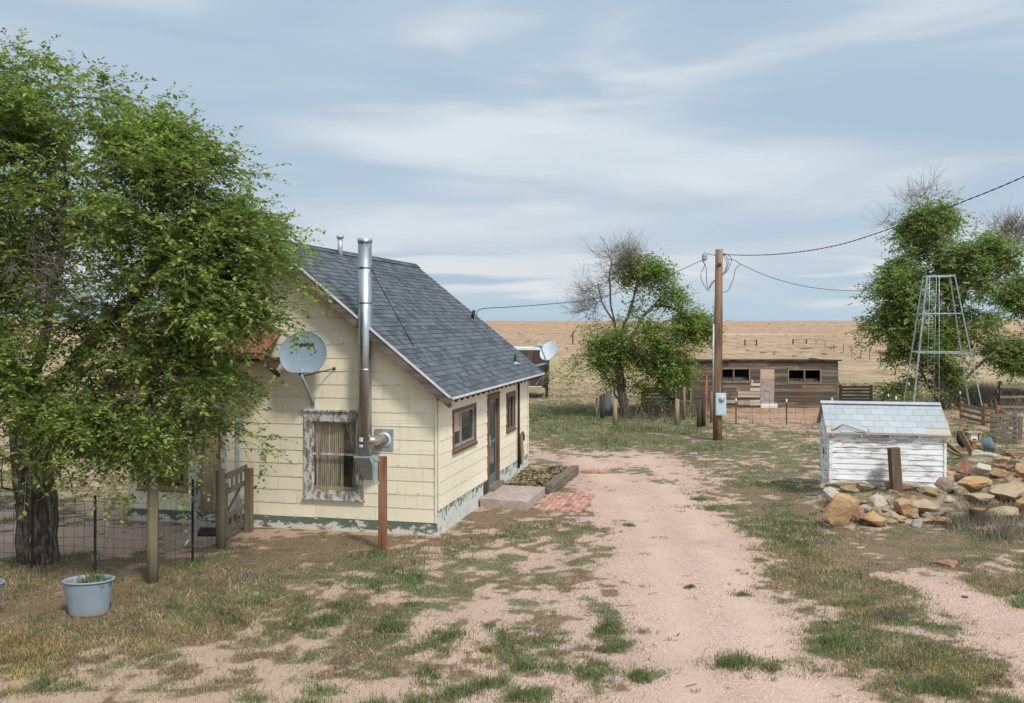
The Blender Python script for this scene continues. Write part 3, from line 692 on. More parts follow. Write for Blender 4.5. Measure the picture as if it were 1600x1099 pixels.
mb = MB(); bbp(mb, SP, w1[0] - .09, -.05, w1[2] - .13, w1[1] + .09, .0, w1[2] - .05); mb.build('sill', M['grey_wood_y'], w)
mb = MB(); window_frame(mb, SP, w2, .07, .03, .02, .12); w = mb.build('window', M['trim_brown'], house); w['label'] = 'narrow upright window beside the black drainpipe'
ym = (w2[0] + w2[1]) / 2; mb = MB(); bbp(mb, SP, ym - .025, .0, w2[2], ym + .02, .03, w2[3]); bbp(mb, SP, w2[0], .005, w2[2], w2[0] + .05, .03, w2[3]); bbp(mb, SP, w2[1] - .05, .005, w2[2], w2[1], .03, w2[3]); mb.build('frame', M['grey_wood'], w)
mb = MB(); bbp(mb, SP, w2[0], .04, w2[2], w2[1], .045, w2[3]); mb.build('pane', M['glass'], w)
# side door
mb = MB(); a, b, z0, z1 = dr
for (p, q, u, v) in ((a - .07, a, z0 - .05, z1 + .11), (b, b + .13, z0 - .05, z1 + .11), (a, b, z1, z1 + .11)): bbp(mb, SP, p, -.045, u, q, .1, v)
bbp(mb, SP, a - .07, -.07, z1 + .11, b + .15, 0, z1 + .135); dft = mb.build('door_frame', M['trim_brown'], house)
mb = MB(); bbp(mb, SP, a - .05, -.16, z0 - .12, b + .08, .06, z0); bbp(mb, SP, a - .08, -.08, z0 - .24, b + .1, .06, z0 - .12); mb.build('door_sill', M['grey_wood_y'], house)
mb = MB(); bbp(mb, SP, a, .02, z0, b, .05, z1); door = mb.build('door', M['door_blue'], house)
for u, v in ((z0 + .22, z0 + .92), (z0 + 1.0, z1 - .10)):
    mb = MB(); bbp(mb, SP, a + .11, .012, u, b - .10, .022, v); mb.build('glass_panel', M['glass_blue'], door)
mb = MB(); bbp(mb, SP, a + .02, .0, z0 + .02, a + .06, .02, z1 - .02); bbp(mb, SP, a + .03, -.035, z0 + 1.0, a + .075, .02, z0 + 1.05); bbp(mb, SP, a + .03, -.05, z0 + .9, a + .055, -.03, z0 + 1.12); mb.build('handle', M['galv_pale'], door)
# front door of the house behind the elm
a, b, z0, z1 = ld
mb = MB()
for (p, q, u, v) in ((a - .12, a, z0 - .05, z1 + .12), (b, b + .12, z0 - .05, z1 + .12), (a, b, z1, z1 + .12), (a, b, z0 - .06, z0)): bbp(mb, GP, p, -.04, u, q, .1, v)
mb.build('door_frame', M['old_white'], house)
mb = MB(); bbp(mb, GP, a, .03, z0, b, .06, z1)
for i in range(2): bbp(mb, GP, a + .06 + i * (b - a - .02) / 2, .022, z0 + .15, a + (b - a) / 2 - .03 + i * (b - a - .02) / 2, .03, z0 + .85)
bbp(mb, GP, a + .08, .022, z0 + 1.0, b - .08, .03, z1 - .15); d2 = mb.build('door', M['tan_wood'], house); d2['label'] = 'faded tan front door half hidden by elm leaves'
mb = MB(); pb = on_gable(373.5, 700)[0]; bbp(mb, GP, pb - .04, -.05, .2, pb + .03, -.018, 2.35); mb.build('corner_pipe', M['galv_pale'], house)
# small rusted canopy over the front door
cr = on_gable(440, 560)[0]; cl = cr - 1.9
mb = MB()
for k in range(26):
    x = cl + k * (cr - cl) / 26; w_ = (cr - cl) / 26
    mb.add([(x, -.02, 3.78), (x + w_ / 2, -.02, 3.80), (x + w_, -.02, 3.78), (x, -.75, 3.40), (x + w_ / 2, -.75, 3.42), (x + w_, -.75, 3.40)], [(0, 3, 4, 1), (1, 4, 5, 2)])
mb.bb((cl, -.73, 3.30), (cr, -.70, 3.39)); can = mb.build('door_canopy', M['red_rust'], house)
mb = MB(); mb.bb((cl, -.70, 3.22), (cr, -.02, 3.30)); mb.bar((cl + .05, -.65, 3.25), (cl + .05, -.02, 2.75), .06, .06); mb.bar((cr - .05, -.65, 3.25), (cr - .05, -.02, 2.95), .06, .06); mb.build('canopy_frame', M['dark_wood'], can)

# stovepipe
def px_gable_x(px, off): return ray_house(px, 600, lambda p: p[1] + off)[0]
sy = -.33; sx = px_gable_x(570, .33)
zt = ray_house(570, 374, lambda p: p[1] + .33)[2]; zb = ray_house(570, 712, lambda p: p[1] + .33)[2]; rp = .128
mb = MB(); mb.tube([(sx, sy, zb), (sx, sy, zt)], rp, 28); sp = mb.build('stovepipe', M['chrome'], house)
for py in (378, 418, 473, 578):
    z = ray_house(570, py, lambda p: p[1] + .33)[2]; mb = MB(); mb.lathe([(rp + .001, -.022), (rp + .007, -.02), (rp + .007, .02), (rp + .001, .022)], 28, (sx, sy, z))
    mb.box((sx + rp + .012, sy - .02, z), (.03, .02, .03)); mb.build('locking_band', M['chrome'], sp)
mb = MB(); mb.lathe([(rp - .012, -.25), (rp - .012, .012), (rp + .012, .012), (rp + .012, -.03)], 28, (sx, sy, zt)); mb.build('rim', M['galv'], sp)
for z, h_ in ((zb + .27, .085), (zb + .17, .05)):
    mb = MB(); V = []; Fs = []
    for i in range(5):
        t = math.radians(-92 + (i - 3) * 9); V += [(sx - .0 + (rp + .003) * math.cos(t), sy + (rp + .003) * math.sin(t), z), (sx + (rp + .003) * math.cos(t), sy + (rp + .003) * math.sin(t), z + h_)]
        if i: Fs.append((2 * i - 2, 2 * i, 2 * i + 1, 2 * i - 1))
    mb.add(V, Fs, True); mb.build('paper_label', M['white_paint'], sp)
tx, _, tz = on_gable(601, 687)
mb = MB(); mb.tube([(sx + .02, sy, zb + .28), (sx + .12, sy + .0, zb + .28), (tx, -.04, tz)], [.095, .095, .095], 22); mb.build('tee_pipe', M['tan_pipe'], sp)
mb = MB(); mb.box((tx, -.03, tz), (.37, .012, .40)); pl_ = mb.build('thimble_plate', M['galv'], sp)
mb = MB(); mb.lathe([(.10, 0), (.145, .004), (.145, .012), (.10, .02)], 24, (0, 0, 0)); ring = mb.build('collar_ring', M['galv_pale'], pl_); ring.location = (tx, -.036, tz); ring.rotation_euler = (R(90), 0, 0)
mb = MB()                                                 # triangular wall bracket
hx = .155
for s in (-1, 1): mb.add([(sx + s * hx, sy - .17, zb - .004), (sx + s * hx, -.02, zb - .004), (sx + s * hx, -.02, zb - .52)] + [(sx + s * (hx - .012), sy - .17, zb - .004), (sx + s * (hx - .012), -.02, zb - .004), (sx + s * (hx - .012), -.02, zb - .52)], [(0, 1, 2), (5, 4, 3), (0, 3, 4, 1), (1, 4, 5, 2), (0, 2, 5, 3)])
mb.bb((sx - hx, sy - .17, zb - .025), (sx + hx, -.02, zb)); mb.add([(sx - hx, sy - .17, zb - .02), (sx + hx, sy - .17, zb - .02), (sx + hx, -.03, zb - .5), (sx - hx, -.03, zb - .5)], [(0, 1, 2, 3)])
mb.build('wall_bracket', M['grey_paint'], sp)
g0 = (sx + .12, sy, ray_house(570, 420, lambda p: p[1] + .33)[2]); g1 = on_roof(648, 545)
mb = MB(); mb.tube([g0, g1], .009, 5); mb.build('guy_rod', M['black'], sp)
# roof pipes
fy_ = next(q for q in np.arange(0, 8, .02) if CX + F * from_house((RX + .12, q, 0))[0] / from_house((RX + .12, q, 0))[1] > 531); p = (0, fy_, 0); mb = MB(); mb.tube([(RX + .12, p[1], RZ - .2), (RX + .12, p[1], RZ + .30)], .055, 16); vp = mb.build('flue_pipe', M['galv'], roof)
mb = MB(); mb.lathe([(.05, 0), (.085, .02), (.085, .06), (.06, .085), (.0, .10)], 16, (RX + .12, p[1], RZ + .29)); mb.build('flue_cap', M['galv'], vp)
p = on_roof(737, 498); mb = MB(); mb.tube([(p[0], p[1], p[2] - .05), (p[0] + .07, p[1] + .0, p[2] + .22)], .045, 12); mb.build('vent_stub', M['black'], roof)
p = on_roof(805, 569); mb = MB(); mb.tube([(p[0], p[1], p[2] - .05), (p[0], p[1], p[2] + .22)], .028, 10); q = mb.build('vent_stub', M['black'], roof)
mb = MB(); mb.lathe([(.12, .0), (.04, .06)], 12, (p[0], p[1], p[2])); mb.build('flashing', M['galv'], q)
p = on_side(807, 640); mb = MB(); mb.tube([(.06, p[1], .28), (.06, p[1], 2.5)], .03, 10); mb.build('drainpipe', M['black'], house)
# bare scar where cladding fell off, conduit hook, small vents
pa = on_side(810, 725); pb_ = on_side(821, 683)
mb = MB(); V = [(.022, pa[1], .32), (.022, pa[1] + .42, .32), (.022, pa[1] + .55, .62), (.022, pa[1] + .47, .66), (.022, pa[1] + .4, .98), (.022, pa[1] + .22, 1.08), (.022, pa[1] + .2, .9), (.022, pa[1] + .05, .7)]
V = [(.035 if k < 8 else .0, v[1], v[2] - .0) for k, v in enumerate(V)]; mb.add(V + [(0, v[1], v[2]) for v in V], [tuple(range(8))] + [(i, i + 8, (i + 1) % 8 + 8, (i + 1) % 8) for i in range(8)]); mb.build('exposed_board', M['tan_wood'], house)
y_ = pa[1] + .3; mb = MB(); mb.tube([(.05, y_ - .28, .35), (.05, y_ - .28, .95), (.05, y_ - .2, 1.08), (.05, y_, 1.13), (.05, y_ + .12, 1.05), (.05, y_ + .12, .9)], .028, 8); mb.build('conduit_hook', M['trim_brown'], house)
p = on_side(826, 672); mb = MB(); mb.box((.03, p[1], p[2]), (.03, .14, .12)); mb.build('wall_vent', M['grey_paint'], house)
p = on_side(800, 727); mb = MB(); mb.box((.025, p[1] - .1, .40), (.02, .16, .09)); mb.build('wall_vent', M['white_metal'], house)

# satellite dish on the gable
dx, _, dz = on_gable(490, 628); dc = ray_house(474, 553, lambda p: p[1] + .42)
dish = empty('satellite_dish', from_house((dx, -.02, dz)), HA, 'round blue grey satellite dish on a bent arm, fixed to the gable above the window', 'satellite dish')
dl = (dc[0] - dx, -.42 + .02, dc[2] - dz)
mb = MB(); prof = [(0.001, .055), (.15, .048), (.28, .03), (.38, .008), (.445, -.02)]; V = []; Fs = []; n = 40
def rim(a):          # rounded with a flattened foot
    c_, s_ = math.cos(a), math.sin(a); k = 1.0
    if s_ < -.86: k = .86 / -s_ * 1.0
    return c_ * k * 1.0, s_ * k * .94
rot = Matrix.Rotation(R(8), 3, 'Z') @ Matrix.Rotation(R(-14), 3, 'X')
for side, o in ((0, 0), (1, .014)):
    V = []; Fs = []
    for r_, h_ in prof:
        for j in range(n):
            c_, s_ = rim(2 * math.pi * j / n); V.append(rot @ Vector((r_ * c_, h_ + o, r_ * s_)))
    for i in range(len(prof) - 1):
        for j in range(n): Fs.append((i * n + j, i * n + (j + 1) % n, (i + 1) * n + (j + 1) % n, (i + 1) * n + j)[::(1 if not side else -1)])
    mb.add([Vector(dl) + v for v in V], Fs, True)
mb.tube([Vector(dl) + rot @ Vector((.448 * rim(2 * math.pi * j / n)[0], -.016, .448 * rim(2 * math.pi * j / n)[1])) for j in range(n + 1)], .011, 6, False)
refl = mb.build('reflector', M['dish'], dish)
fc = bpy.data.curves.new('lettering', 'FONT'); fc.body = 'HughesNet'; fc.size = .092; fc.align_x = 'CENTER'; fc.extrude = .002; fc.offset = .0022
to_ = bpy.data.objects.new('tmp', fc); COL.objects.link(to_); dgm = bpy.context.evaluated_depsgraph_get(); dgm.update()
tm = bpy.data.meshes.new_from_object(to_.evaluated_get(dgm)); bpy.data.objects.remove(to_)
for v in tm.vertices:
    q = Vector((v.co.x * .9, 0, v.co.y + .16)); rr_ = min(1, q.length / .445)
    v.co = Vector(dl) + rot @ Vector((q.x, float(np.interp(q.length, [r_ for r_, _ in prof], [h_ for _, h_ in prof])) - .014 - v.co.z, q.z))
lt = link('lettering', tm, M['black'], refl)
lo = Vector(dl) + rot @ Vector((0, .03, -.40))
mb = MB(); mb.tube([lo + Vector((-.01, 0, .12)), lo + Vector((0, 0, -.05)), lo + Vector((.02, .03, -.12)), (0, -.05, .06), (0, -.02, -.04)], [.03, .033, .034, .034, .034], 12); mb.build('mast_arm', M['grey_paint'], dish)
mb = MB(); mb.box((0, -.005, .0), (.07, .03, .20)); mb.build('foot_plate', M['grey_paint'], dish)
ex = on_gable(523, 576); mb = MB(); mb.tube([lo + Vector((.03, 0, -.02)), (ex[0] - dx, .0, ex[2] - dz)], .011, 6); mb.box((ex[0] - dx, .0, ex[2] - dz), (.05, .03, .05)); mb.build('brace', M['dark_wood'], dish)
mb = MB(); mb.box(lo + Vector((-.03, .0, .03)), (.05, .05, .08)); mb.build('clamp', M['black'], dish)

# service post at the gable
X, Y, _ = gp(598, 860)
post = empty('service_post', (X, Y, hz1(X, Y)), 0, 'rust red wooden post standing in front of the cream gable wall', 'post')
mb = MB(); mb.box((0, 0, .78), (.145, .10, 1.70)); mb.build('post', M['rust_wood'], post, .008)
mb = MB(); mb.box((-.115, .0, 1.38), (.075, .13, .46)); bx_ = mb.build('switch_box', M['grey_paint'], post, .006)
mb = MB(); mb.box((-.16, -.01, 1.38), (.012, .15, .50)); mb.box((-.09, -.072, 1.58), (.09, .01, .05)); mb.box((-.09, -.072, 1.18), (.09, .01, .05)); mb.build('box_lid', M['galv'], bx_)

# concrete step, brick paving, raised bed
mb = MB(); mb.prism([(.06, 2.85), (1.13, 2.72), (1.16, 4.50), (.06, 4.62)], -.1, .20); s_ = mb.build('concrete_step', M['concrete'], None, .015); s_.location = HC; s_.rotation_euler = (0, 0, HA)
tag(s_, 'low pinkish concrete slab step in front of the blue side door', 'step')
mb = MB(); rb = random.Random(2)
for i in range(9):
    for j in range(10):
        x = 1.30 + i * .115 + rb.uniform(-.004, .004); y = 2.75 + j * .215 + (i % 2) * .105
        if rb.random() < .93: mb.box((x, y, .01 + rb.uniform(-.006, .008)), (.10, .198, .06), (rb.uniform(-.03, .03), rb.uniform(-.03, .03), rb.uniform(-.03, .03)))
for i in range(9):
    for j in range(3): mb.box((.25 + i * .22 + (j % 2) * .1, 8.0 + j * .115, .03), (.2, .1, .06), (0, 0, rb.uniform(-.04, .04)))
o = mb.build('brick_paving', M['brick'], None); o.location = HC; o.rotation_euler = (0, 0, HA); tag(o, kind='structure')
mb = MB(); mb.bar((1.2, 4.75, .12), (1.32, 7.75, .12), .20, .22); o = mb.build('landscape_timber', M['grey_wood_y'], None, .012); o.location = HC; o.rotation_euler = (0, 0, HA)
tag(o, 'weathered grey timber edging the leaf litter bed beside the house wall', 'timber')
V, Fs = [], []; rb = np.random.RandomState(4); n = 2600
cx_ = rb.uniform(.05, 1.12, n); cy_ = rb.uniform(4.7, 7.8, n); s = rb.uniform(.015, .045, n)
P = np.array([(-1, -1, 0), (1, -1, 0), (1, 1, 0), (-1, 1, 0)], float); th = rb.uniform(0, 6.28, n); tl = rb.uniform(-.8, .8, (n, 2))
q = np.zeros((n, 4, 3)); 
for k in range(4):
    u = P[k, 0] * np.cos(th) - P[k, 1] * np.sin(th); v = P[k, 0] * np.sin(th) + P[k, 1] * np.cos(th)
    q[:, k, 0] = cx_ + u * s; q[:, k, 1] = cy_ + v * s * .7; q[:, k, 2] = .15 + rb.rand() * .0 + (u * tl[:, 0] + v * tl[:, 1]) * s * .7 + .05 * np.sin(cx_ * 5) * np.sin(cy_ * 3)
me = np_mesh('leaf_litter', q.reshape(-1, 3), np.arange(n * 4).reshape(-1, 4)); o = link('leaf_litter', me, M['straw']); o.location = HC; o.rotation_euler = (0, 0, HA); tag(o, kind='stuff')
mb = MB(); mb.prism([(.02, 4.65), (1.12, 4.65), (1.24, 7.8), (.02, 7.8)], -.1, .11); o = mb.build('bed_soil', M['soil'], None); o.location = HC; o.rotation_euler = (0, 0, HA); tag(o, kind='structure')
# ------------------------------------------------------------ trees
def grow(seed, trunk, lobes, n_attr, base_r, tip=.005, step=.28, power=2.25, bend=.35, sag=.0, expn=.5, boughs=(60, .6, .12), voids=(), nth=.40):
    """trunk: list of polylines; lobes: (centre, radii, weight, leafy). Returns nodes, parents, radii, ends[(node, leafy)]"""
    rs = np.random.RandomState(seed); P = []; par = []
    for poly in trunk:
        poly = [np.array(p, float) for p in poly]; start = None
        if P: start = int(np.argmin([np.linalg.norm(poly[0] - q) for q in P]))
        prev = start
        for a, b in zip(poly, poly[1:]):
            k = max(1, int(np.linalg.norm(b - a) / step))
            for i in range(k + (prev is None)):
                t = (i + (prev is not None)) / k if prev is not None else i / k
                P.append(a + (b - a) * t + rs.normal(0, .02, 3) * (len(P) > 0)); par.append(-1 if prev is None else prev); prev = len(P) - 1
    nt = len(P)
    w = np.array([l[2] for l in lobes], float); w /= w.sum(); A = []; LF = []; BG = []
    ax0 = np.array(trunk[0][0], float)
    while len(BG) < boughs[0]:                       # flattened boughs spread through the crown's volume
        l = lobes[rs.choice(len(lobes), p=w)]; d_ = rs.normal(0, 1, 3); d_ /= np.linalg.norm(d_); c = np.array(l[0]) + d_ * np.array(l[1]) * rs.rand() ** expn * .9
        o_ = c - ax0; o_[2] = 0; o_ /= (np.linalg.norm(o_) + 1e-6); BG.append((c, o_, l[3]))
    while len(A) < n_attr:
        c, o_, lf_ = BG[rs.randint(len(BG))]; s_ = np.array([-o_[1], o_[0], 0]); u_, v_ = rs.normal(0, .55, 2) * boughs[1]
        p = c + o_ * u_ + s_ * v_ + np.array([0, 0, -(u_ * .30) - .25 * v_ * v_ / boughs[1] + rs.normal(0, boughs[2])])
        nn = vn(p[0] * 1.0 + p[2] * .7, p[1] + p[2] * 1.1, 1.0, seed, 2)
        if nn < nth: continue
        if any(sum(((p[i] - vc[i]) / vr[i]) ** 2 for i in range(3)) < 1 for vc, vr in voids) and rs.rand() < .8: continue
        A.append(p); LF.append(lf_)
    A = np.array(A); LF = np.array(LF)
    T0 = np.array(P); dist = np.min(np.linalg.norm(A[:, None] - T0[None], axis=2), axis=1); order = np.argsort(dist)
    cap = 200000; N_ = np.zeros((cap, 3)); N_[:nt] = T0; cnt = nt; ends = []; depth = [0.0] * nt
    plen = np.zeros(cap); Dr = np.zeros((cap, 3)); Dr[:, 2] = 1
    for i in range(nt):
        if par[i] >= 0: dd = N_[i] - N_[par[i]]; Dr[i] = dd / (np.linalg.norm(dd) + 1e-6)
    for i in order:
        a = A[i]; dv = a - N_[:cnt]; ds = np.linalg.norm(dv, axis=1)
        cosang = (dv * Dr[:cnt]).sum(1) / (ds + 1e-6)
        j = int(np.argmin(ds * (1.35 - .35 * cosang) + .22 * plen[:cnt]))
        b = N_[j]; L = ds[j]
        if L < .05: ends.append((j, LF[i])); continue
        k = max(1, int(L / step)); d0 = Dr[j] * L * bend; prev = j
        for s in range(1, k + 1):
            t = s / k; p = b + (a - b) * t + d0 * t * (1 - t) * 1.2 + np.array([0, 0, -sag * L * t * t]) + rs.normal(0, .02, 3) * (s < k)
            N_[cnt] = p; par.append(prev); dd = p - N_[prev]; q = np.linalg.norm(dd); plen[cnt] = plen[prev] + q; Dr[cnt] = dd / (q + 1e-6); prev = cnt; cnt += 1
        ends.append((prev, LF[i]))
    N_ = N_[:cnt]; par = np.array(par); acc = np.zeros(cnt); kids = [[] for _ in range(cnt)]
    for i in range(cnt):
        if par[i] >= 0: kids[par[i]].append(i)
    rad = np.zeros(cnt)
    for i in range(cnt - 1, -1, -1):
        rad[i] = max(tip, acc[i] ** (1 / power)) if acc[i] > 0 else tip
        if par[i] >= 0: acc[par[i]] += rad[i] ** power
    sc = base_r / rad[0]; gain = np.clip((rad / rad[0]), 0, 1) ** 1.5; rad = rad * (1 + (sc - 1) * gain); rad = np.maximum(rad, tip)
    return N_, par, rad, ends, kids, Dr[:cnt]

def tubes_mesh(name, nodes, par, rad, kids, mat, parent, keep=None, rmin=0, rmax=9e9):
    mb = MB(); starts = [(i, True) for i in range(len(nodes)) if par[i] < 0]
    stack = [s[0] for s in starts]; chains = []
    roots = [(s, None) for s in stack]
    while roots:
        s, pr = roots.pop(); chain = ([pr] if pr is not None else []) + [s]; cur = s
        while kids[cur]:
            ks = sorted(kids[cur], key=lambda k: -rad[k]); 
            for k in ks[1:]: roots.append((k, cur))
            cur = ks[0]; chain.append(cur)
        chains.append((chain, pr is not None))
    for ch, child in chains:
        r = [rad[i] for i in ch]
        if child: r[0] = min(r[0], r[1] * 1.15)
        rm = max(r); n = 14 if rm > .12 else (7 if rm > .03 else (4 if rm > .012 else 3))
        pts = [nodes[i] for i in ch]
        if rm > .12:
            pts = [Vector(p) for p in pts]
        mb.tube(pts, r, n, rm > .02)
    return mb.build(name, mat, parent)

def leaves_mesh(name, nodes, ends, Dr, mat, parent, seed, twigs, nleaf, tl, ls, droop=.25, twig_mat=None, spread=1.0, flat=.6):
    rs = np.random.RandomState(seed); E = [e for e, lf in ends if rs.rand() < lf]
    E = np.repeat(np.array(E), twigs); n = len(E); B = nodes[E] + rs.normal(0, .06, (n, 3)); D = Dr[E] + rs.normal(0, .75 * spread, (n, 3)); D[:, 2] *= flat; D[:, 2] -= droop * rs.rand(n)
    D /= np.linalg.norm(D, axis=1)[:, None]; L = tl * rs.uniform(.5, 1.25, n)
    t = (np.arange(nleaf) + .6) / nleaf
    C = B[:, None] + D[:, None] * (L[:, None] * t)[..., None]; C[..., 2] -= (droop * L[:, None] * t ** 2) * .5
    side = np.cross(D, np.array([.05, .03, 1.])); side /= np.linalg.norm(side, axis=1)[:, None]
    sg = np.where(np.arange(nleaf) % 2, 1, -1)[None, :, None]
    ld_ = D[:, None] * .55 + side[:, None] * sg * .8 + rs.normal(0, .28, (n, nleaf, 3)); ld_[..., 2] -= .15; ld_ /= np.linalg.norm(ld_, axis=2)[..., None]
    nrm = np.array([0, 0, 1.]) + rs.normal(0, .45, (n, nleaf, 3)); wd = np.cross(ld_, nrm); wd /= np.linalg.norm(wd, axis=2)[..., None]
    s = ls * rs.uniform(.5, 1.3, (n, nleaf, 1)) * rs.uniform(.8, 1.2, (n, 1, 1)); up = np.cross(wd, ld_)
    V = np.stack([C, C + ld_ * s * .45 + wd * s * .27 + up * s * .06, C + ld_ * s, C + ld_ * s * .45 - wd * s * .27 + up * s * .06], 2).reshape(-1, 3)
    me = np_mesh(name, V, np.arange(len(V)).reshape(-1, 4)); o = link(name, me, mat, parent)
    if twig_mat:
        q = side[:, None] * .0022; a = B[:, None]; b = (B + D * L[:, None])[:, None]; b = b - np.array([0, 0, 1.]) * (droop * L * .5)[:, None, None]
        u = np.array([0, 0, .0022]); V = np.concatenate([a - q, a + q, b + q * .5, b - q * .5, a - u, a + u, b + u * .5, b - u * .5], 1).reshape(-1, 3)
        link('twigs', np_mesh('twigs', V, np.arange(len(V)).reshape(-1, 4)), twig_mat, o)
    return o
def bare_twigs(name, nodes, ends, Dr, mat, parent, seed, k, L, r=.004, up=.3):
    rs = np.random.RandomState(seed); mb = MB()
    for e, lf in ends:
        if lf > .2: continue
        for _ in range(k):
            p = nodes[e].copy(); d_ = Dr[e] + rs.normal(0, .45, 3); d_[2] += up; d_ /= np.linalg.norm(d_); pts = [p.copy()]; l = L * rs.uniform(.5, 1.3) / 4
            for i in range(4): d_ = d_ + rs.normal(0, .16, 3); d_ /= np.linalg.norm(d_); p = p + d_ * l; pts.append(p.copy())
            mb.tube(pts, [r, r * .9, r * .8, r * .6, r * .3], 3, False)
            for i in (1, 2, 3):
                q = pts[i]; e2 = d_ + rs.normal(0, .7, 3); e2 /= np.linalg.norm(e2); mb.tube([q, q + e2 * l * rs.uniform(.7, 1.6)], [r * .6, r * .25], 3, False)
    return mb.build(name, mat, parent)
def sh(o, L):   # lobes / polylines given in world coordinates -> local
    return [tuple(np.array(p) - np.array(o)) for p in L]
def lobes_local(o, L): return [(tuple(np.array(c) - np.array(o)), r, w, lf) for c, r, w, lf in L]

# big elm at the left
o = (-7.66, 15.45, 0.0); T = empty('elm_tree', o, 0, 'big leafy elm with furrowed trunk at the left, overhanging house and wire fence', 'tree')
trunk = [[(-7.58, 15.45, -.1), (-7.62, 15.45, .8), (-7.72, 15.45, 1.7), (-7.8, 15.5, 2.4), (-7.6, 15.5, 3.6), (-7.3, 15.5, 5.0), (-7.2, 15.5, 6.4)],
         [(-7.8, 15.5, 2.4), (-8.5, 15.5, 3.2), (-9.0, 15.5, 4.6), (-8.9, 15.6, 6.6)], [(-7.7, 15.5, 2.6), (-6.9, 15.3, 3.4), (-6.0, 15.2, 4.4), (-5.0, 15.1, 5.1)], [(-7.2, 15.4, 3.1), (-6.4, 15.1, 3.3), (-5.5, 14.9, 3.2)]]
L = [((-7.5, 15.3, 5.9), (1.7, 1.9, 2.2), 2.6, 1), ((-5.9, 15.2, 5.75), (1.45, 1.6, 1.4), 1.9, 1), ((-4.6, 15.1, 4.95), (1.05, 1.1, 1.0), 1.7, 1), ((-6.9, 15.3, 6.9), (1.2, 1.2, 1.1), 1.0, 1), ((-5.5, 15.2, 6.65), (1.05, 1.1, .75), .9, 1), ((-4.6, 15.0, 5.6), (.55, .7, .45), .45, 1), ((-6.4, 15.3, 7.5), (.8, .8, .6), .5, 1), ((-7.7, 14.7, 2.9), (.55, .4, .6), .42, 1), ((-7.0, 14.6, 2.7), (.6, .4, .6), .4, 1), ((-6.3, 14.7, 2.9), (.6, .5, .6), .3, 1), ((-4.3, 15.0, 4.2), (.7, .8, .7), .7, 1),
     ((-5.3, 15.0, 3.4), (.9, 1.0, .95), 1.1, 1), ((-5.8, 14.7, 2.5), (1.05, .8, .72), 1.05, 1), ((-6.6, 14.7, 2.15), (.85, .7, .75), .55, 1), ((-5.0, 15.0, 2.4), (.5, .6, .4), .3, 1), ((-9.1, 15.4, 4.6), (1.5, 1.8, 2.3), 1.8, 1), ((-8.9, 15.5, 7.0), (1.5, 1.6, 1.45), 1.1, 1),
     ((-8.3, 14.7, 3.6), (.7, .6, 1.1), .6, 1), ((-6.5, 15.0, 4.1), (1.0, .9, .7), .55, .5), ((-8.1, 14.6, 1.8), (.35, .3, .65), .14, 1), ((-6.7, 14.9, 3.2), (1.0, .8, .7), .5, .8), ((-6.9, 15.0, 4.7), (1.3, 1.0, .6), .9, .12), ((-6.6, 15.5, 7.4), (.6, .7, .7), .2, 1), ((-7.9, 15.5, 8.0), (.7, .7, .55), .25, 1)]
nd, pr, rd, en, kd, Dd = grow(11, [sh(o, p) for p in trunk], lobes_local(o, L), 3900, .31, .0045, .26, 2.3, .4, .03, .42, (280, .58, .10), [(np.array((-6.75, 15.0, 4.7)) - np.array(o), (.75, 3., .36)), (np.array((-5.6, 15.0, 4.35)) - np.array(o), (.5, 3., .22)), (np.array((-6.9, 15, 3.0)) - np.array(o), (.4, 3, .35))])
tubes_mesh('trunk', nd, pr, rd, kd, M['bark'], T)
cr_ = leaves_mesh('crown', nd, en, Dd, M['leaf'], T, 3, 4, 13, .56, .086, .35, M['twig'])
bare_twigs('bare_branches', nd, en, Dd, M['twig'], T, 4, 3, .7, .004, .0)

# half dead elm with a bushy side, middle distance
Y = 40.; o = (4.83, Y, 0.0); px = lambda x, y, dy=0.: at(x, y, Y + dy)
T = empty('elm_tree', o, 0, 'half dead elm in the middle distance with bare grey top and bushy green side', 'tree')
trunk = [[px(982, 655), px(972, 618), px(968, 570), px(966, 530), px(955, 480), px(952, 440), px(955, 405)], [px(968, 570), px(985, 535), px(1000, 500), px(1020, 480)], [px(966, 530), px(990, 470), px(1000, 420)], [px(980, 645), px(961, 615), px(958, 590), px(930, 575)], [px(955, 500), px(940, 470), px(930, 430)]]
L = [(px(1030, 520), (1.5, 1.4, 1.25), 2.2, 1), (px(1075, 520), (.8, .9, .5), .6, 1), (px(1010, 560), (1.5, 1.3, .95), 1.4, 1), (px(1045, 485), (.95, 1., .6), .8, 1), (px(955, 560), (1.5, 1.2, .75), 1.3, 1), (px(908, 572), (.9, .8, .38), 1.7, 1), (px(930, 552), (.7, .7, .4), .8, 1), (px(1075, 500), (.7, .8, .5), .7, 1), (px(1040, 460), (.6, .6, .4), .4, 1), (px(935, 590), (.8, .8, .4), .45, 1), (px(950, 520), (.7, .8, .5), .5, 1),
     (px(1005, 435), (1.0, .9, .75), .9, .65), (px(1012, 415), (.7, .6, .42), .4, 1), (px(980, 600), (.7, .6, .5), .4, 1), (px(1035, 575), (1.0, .8, .55), .6, 1),
     (px(940, 428), (.85, .8, 1.0), .5, 0), (px(975, 410), (.8, .6, .7), .25, .05), (px(1000, 600), (1.2, .9, .4), .6, 1), (px(1015, 478), (.9, .8, .5), .6, 1), (px(985, 500), (.6, .7, .5), .35, 1), (px(990, 530), (1.1, .9, .9), .9, 1), (px(1090, 505), (.5, .6, .6), .35, 1), (px(930, 465), (.6, .6, .7), .35, 0), (px(1030, 440), (.5, .5, .6), .2, .1)]
nd, pr, rd, en, kd, Dd = grow(21, [sh(o, p) for p in trunk], lobes_local(o, L), 2400, .19, .006, .3, 2.3, .4, 0., .6, (130, .52, .13), (), .41)
tubes_mesh('trunk', nd, pr, rd, kd, M['bark_pale'], T)
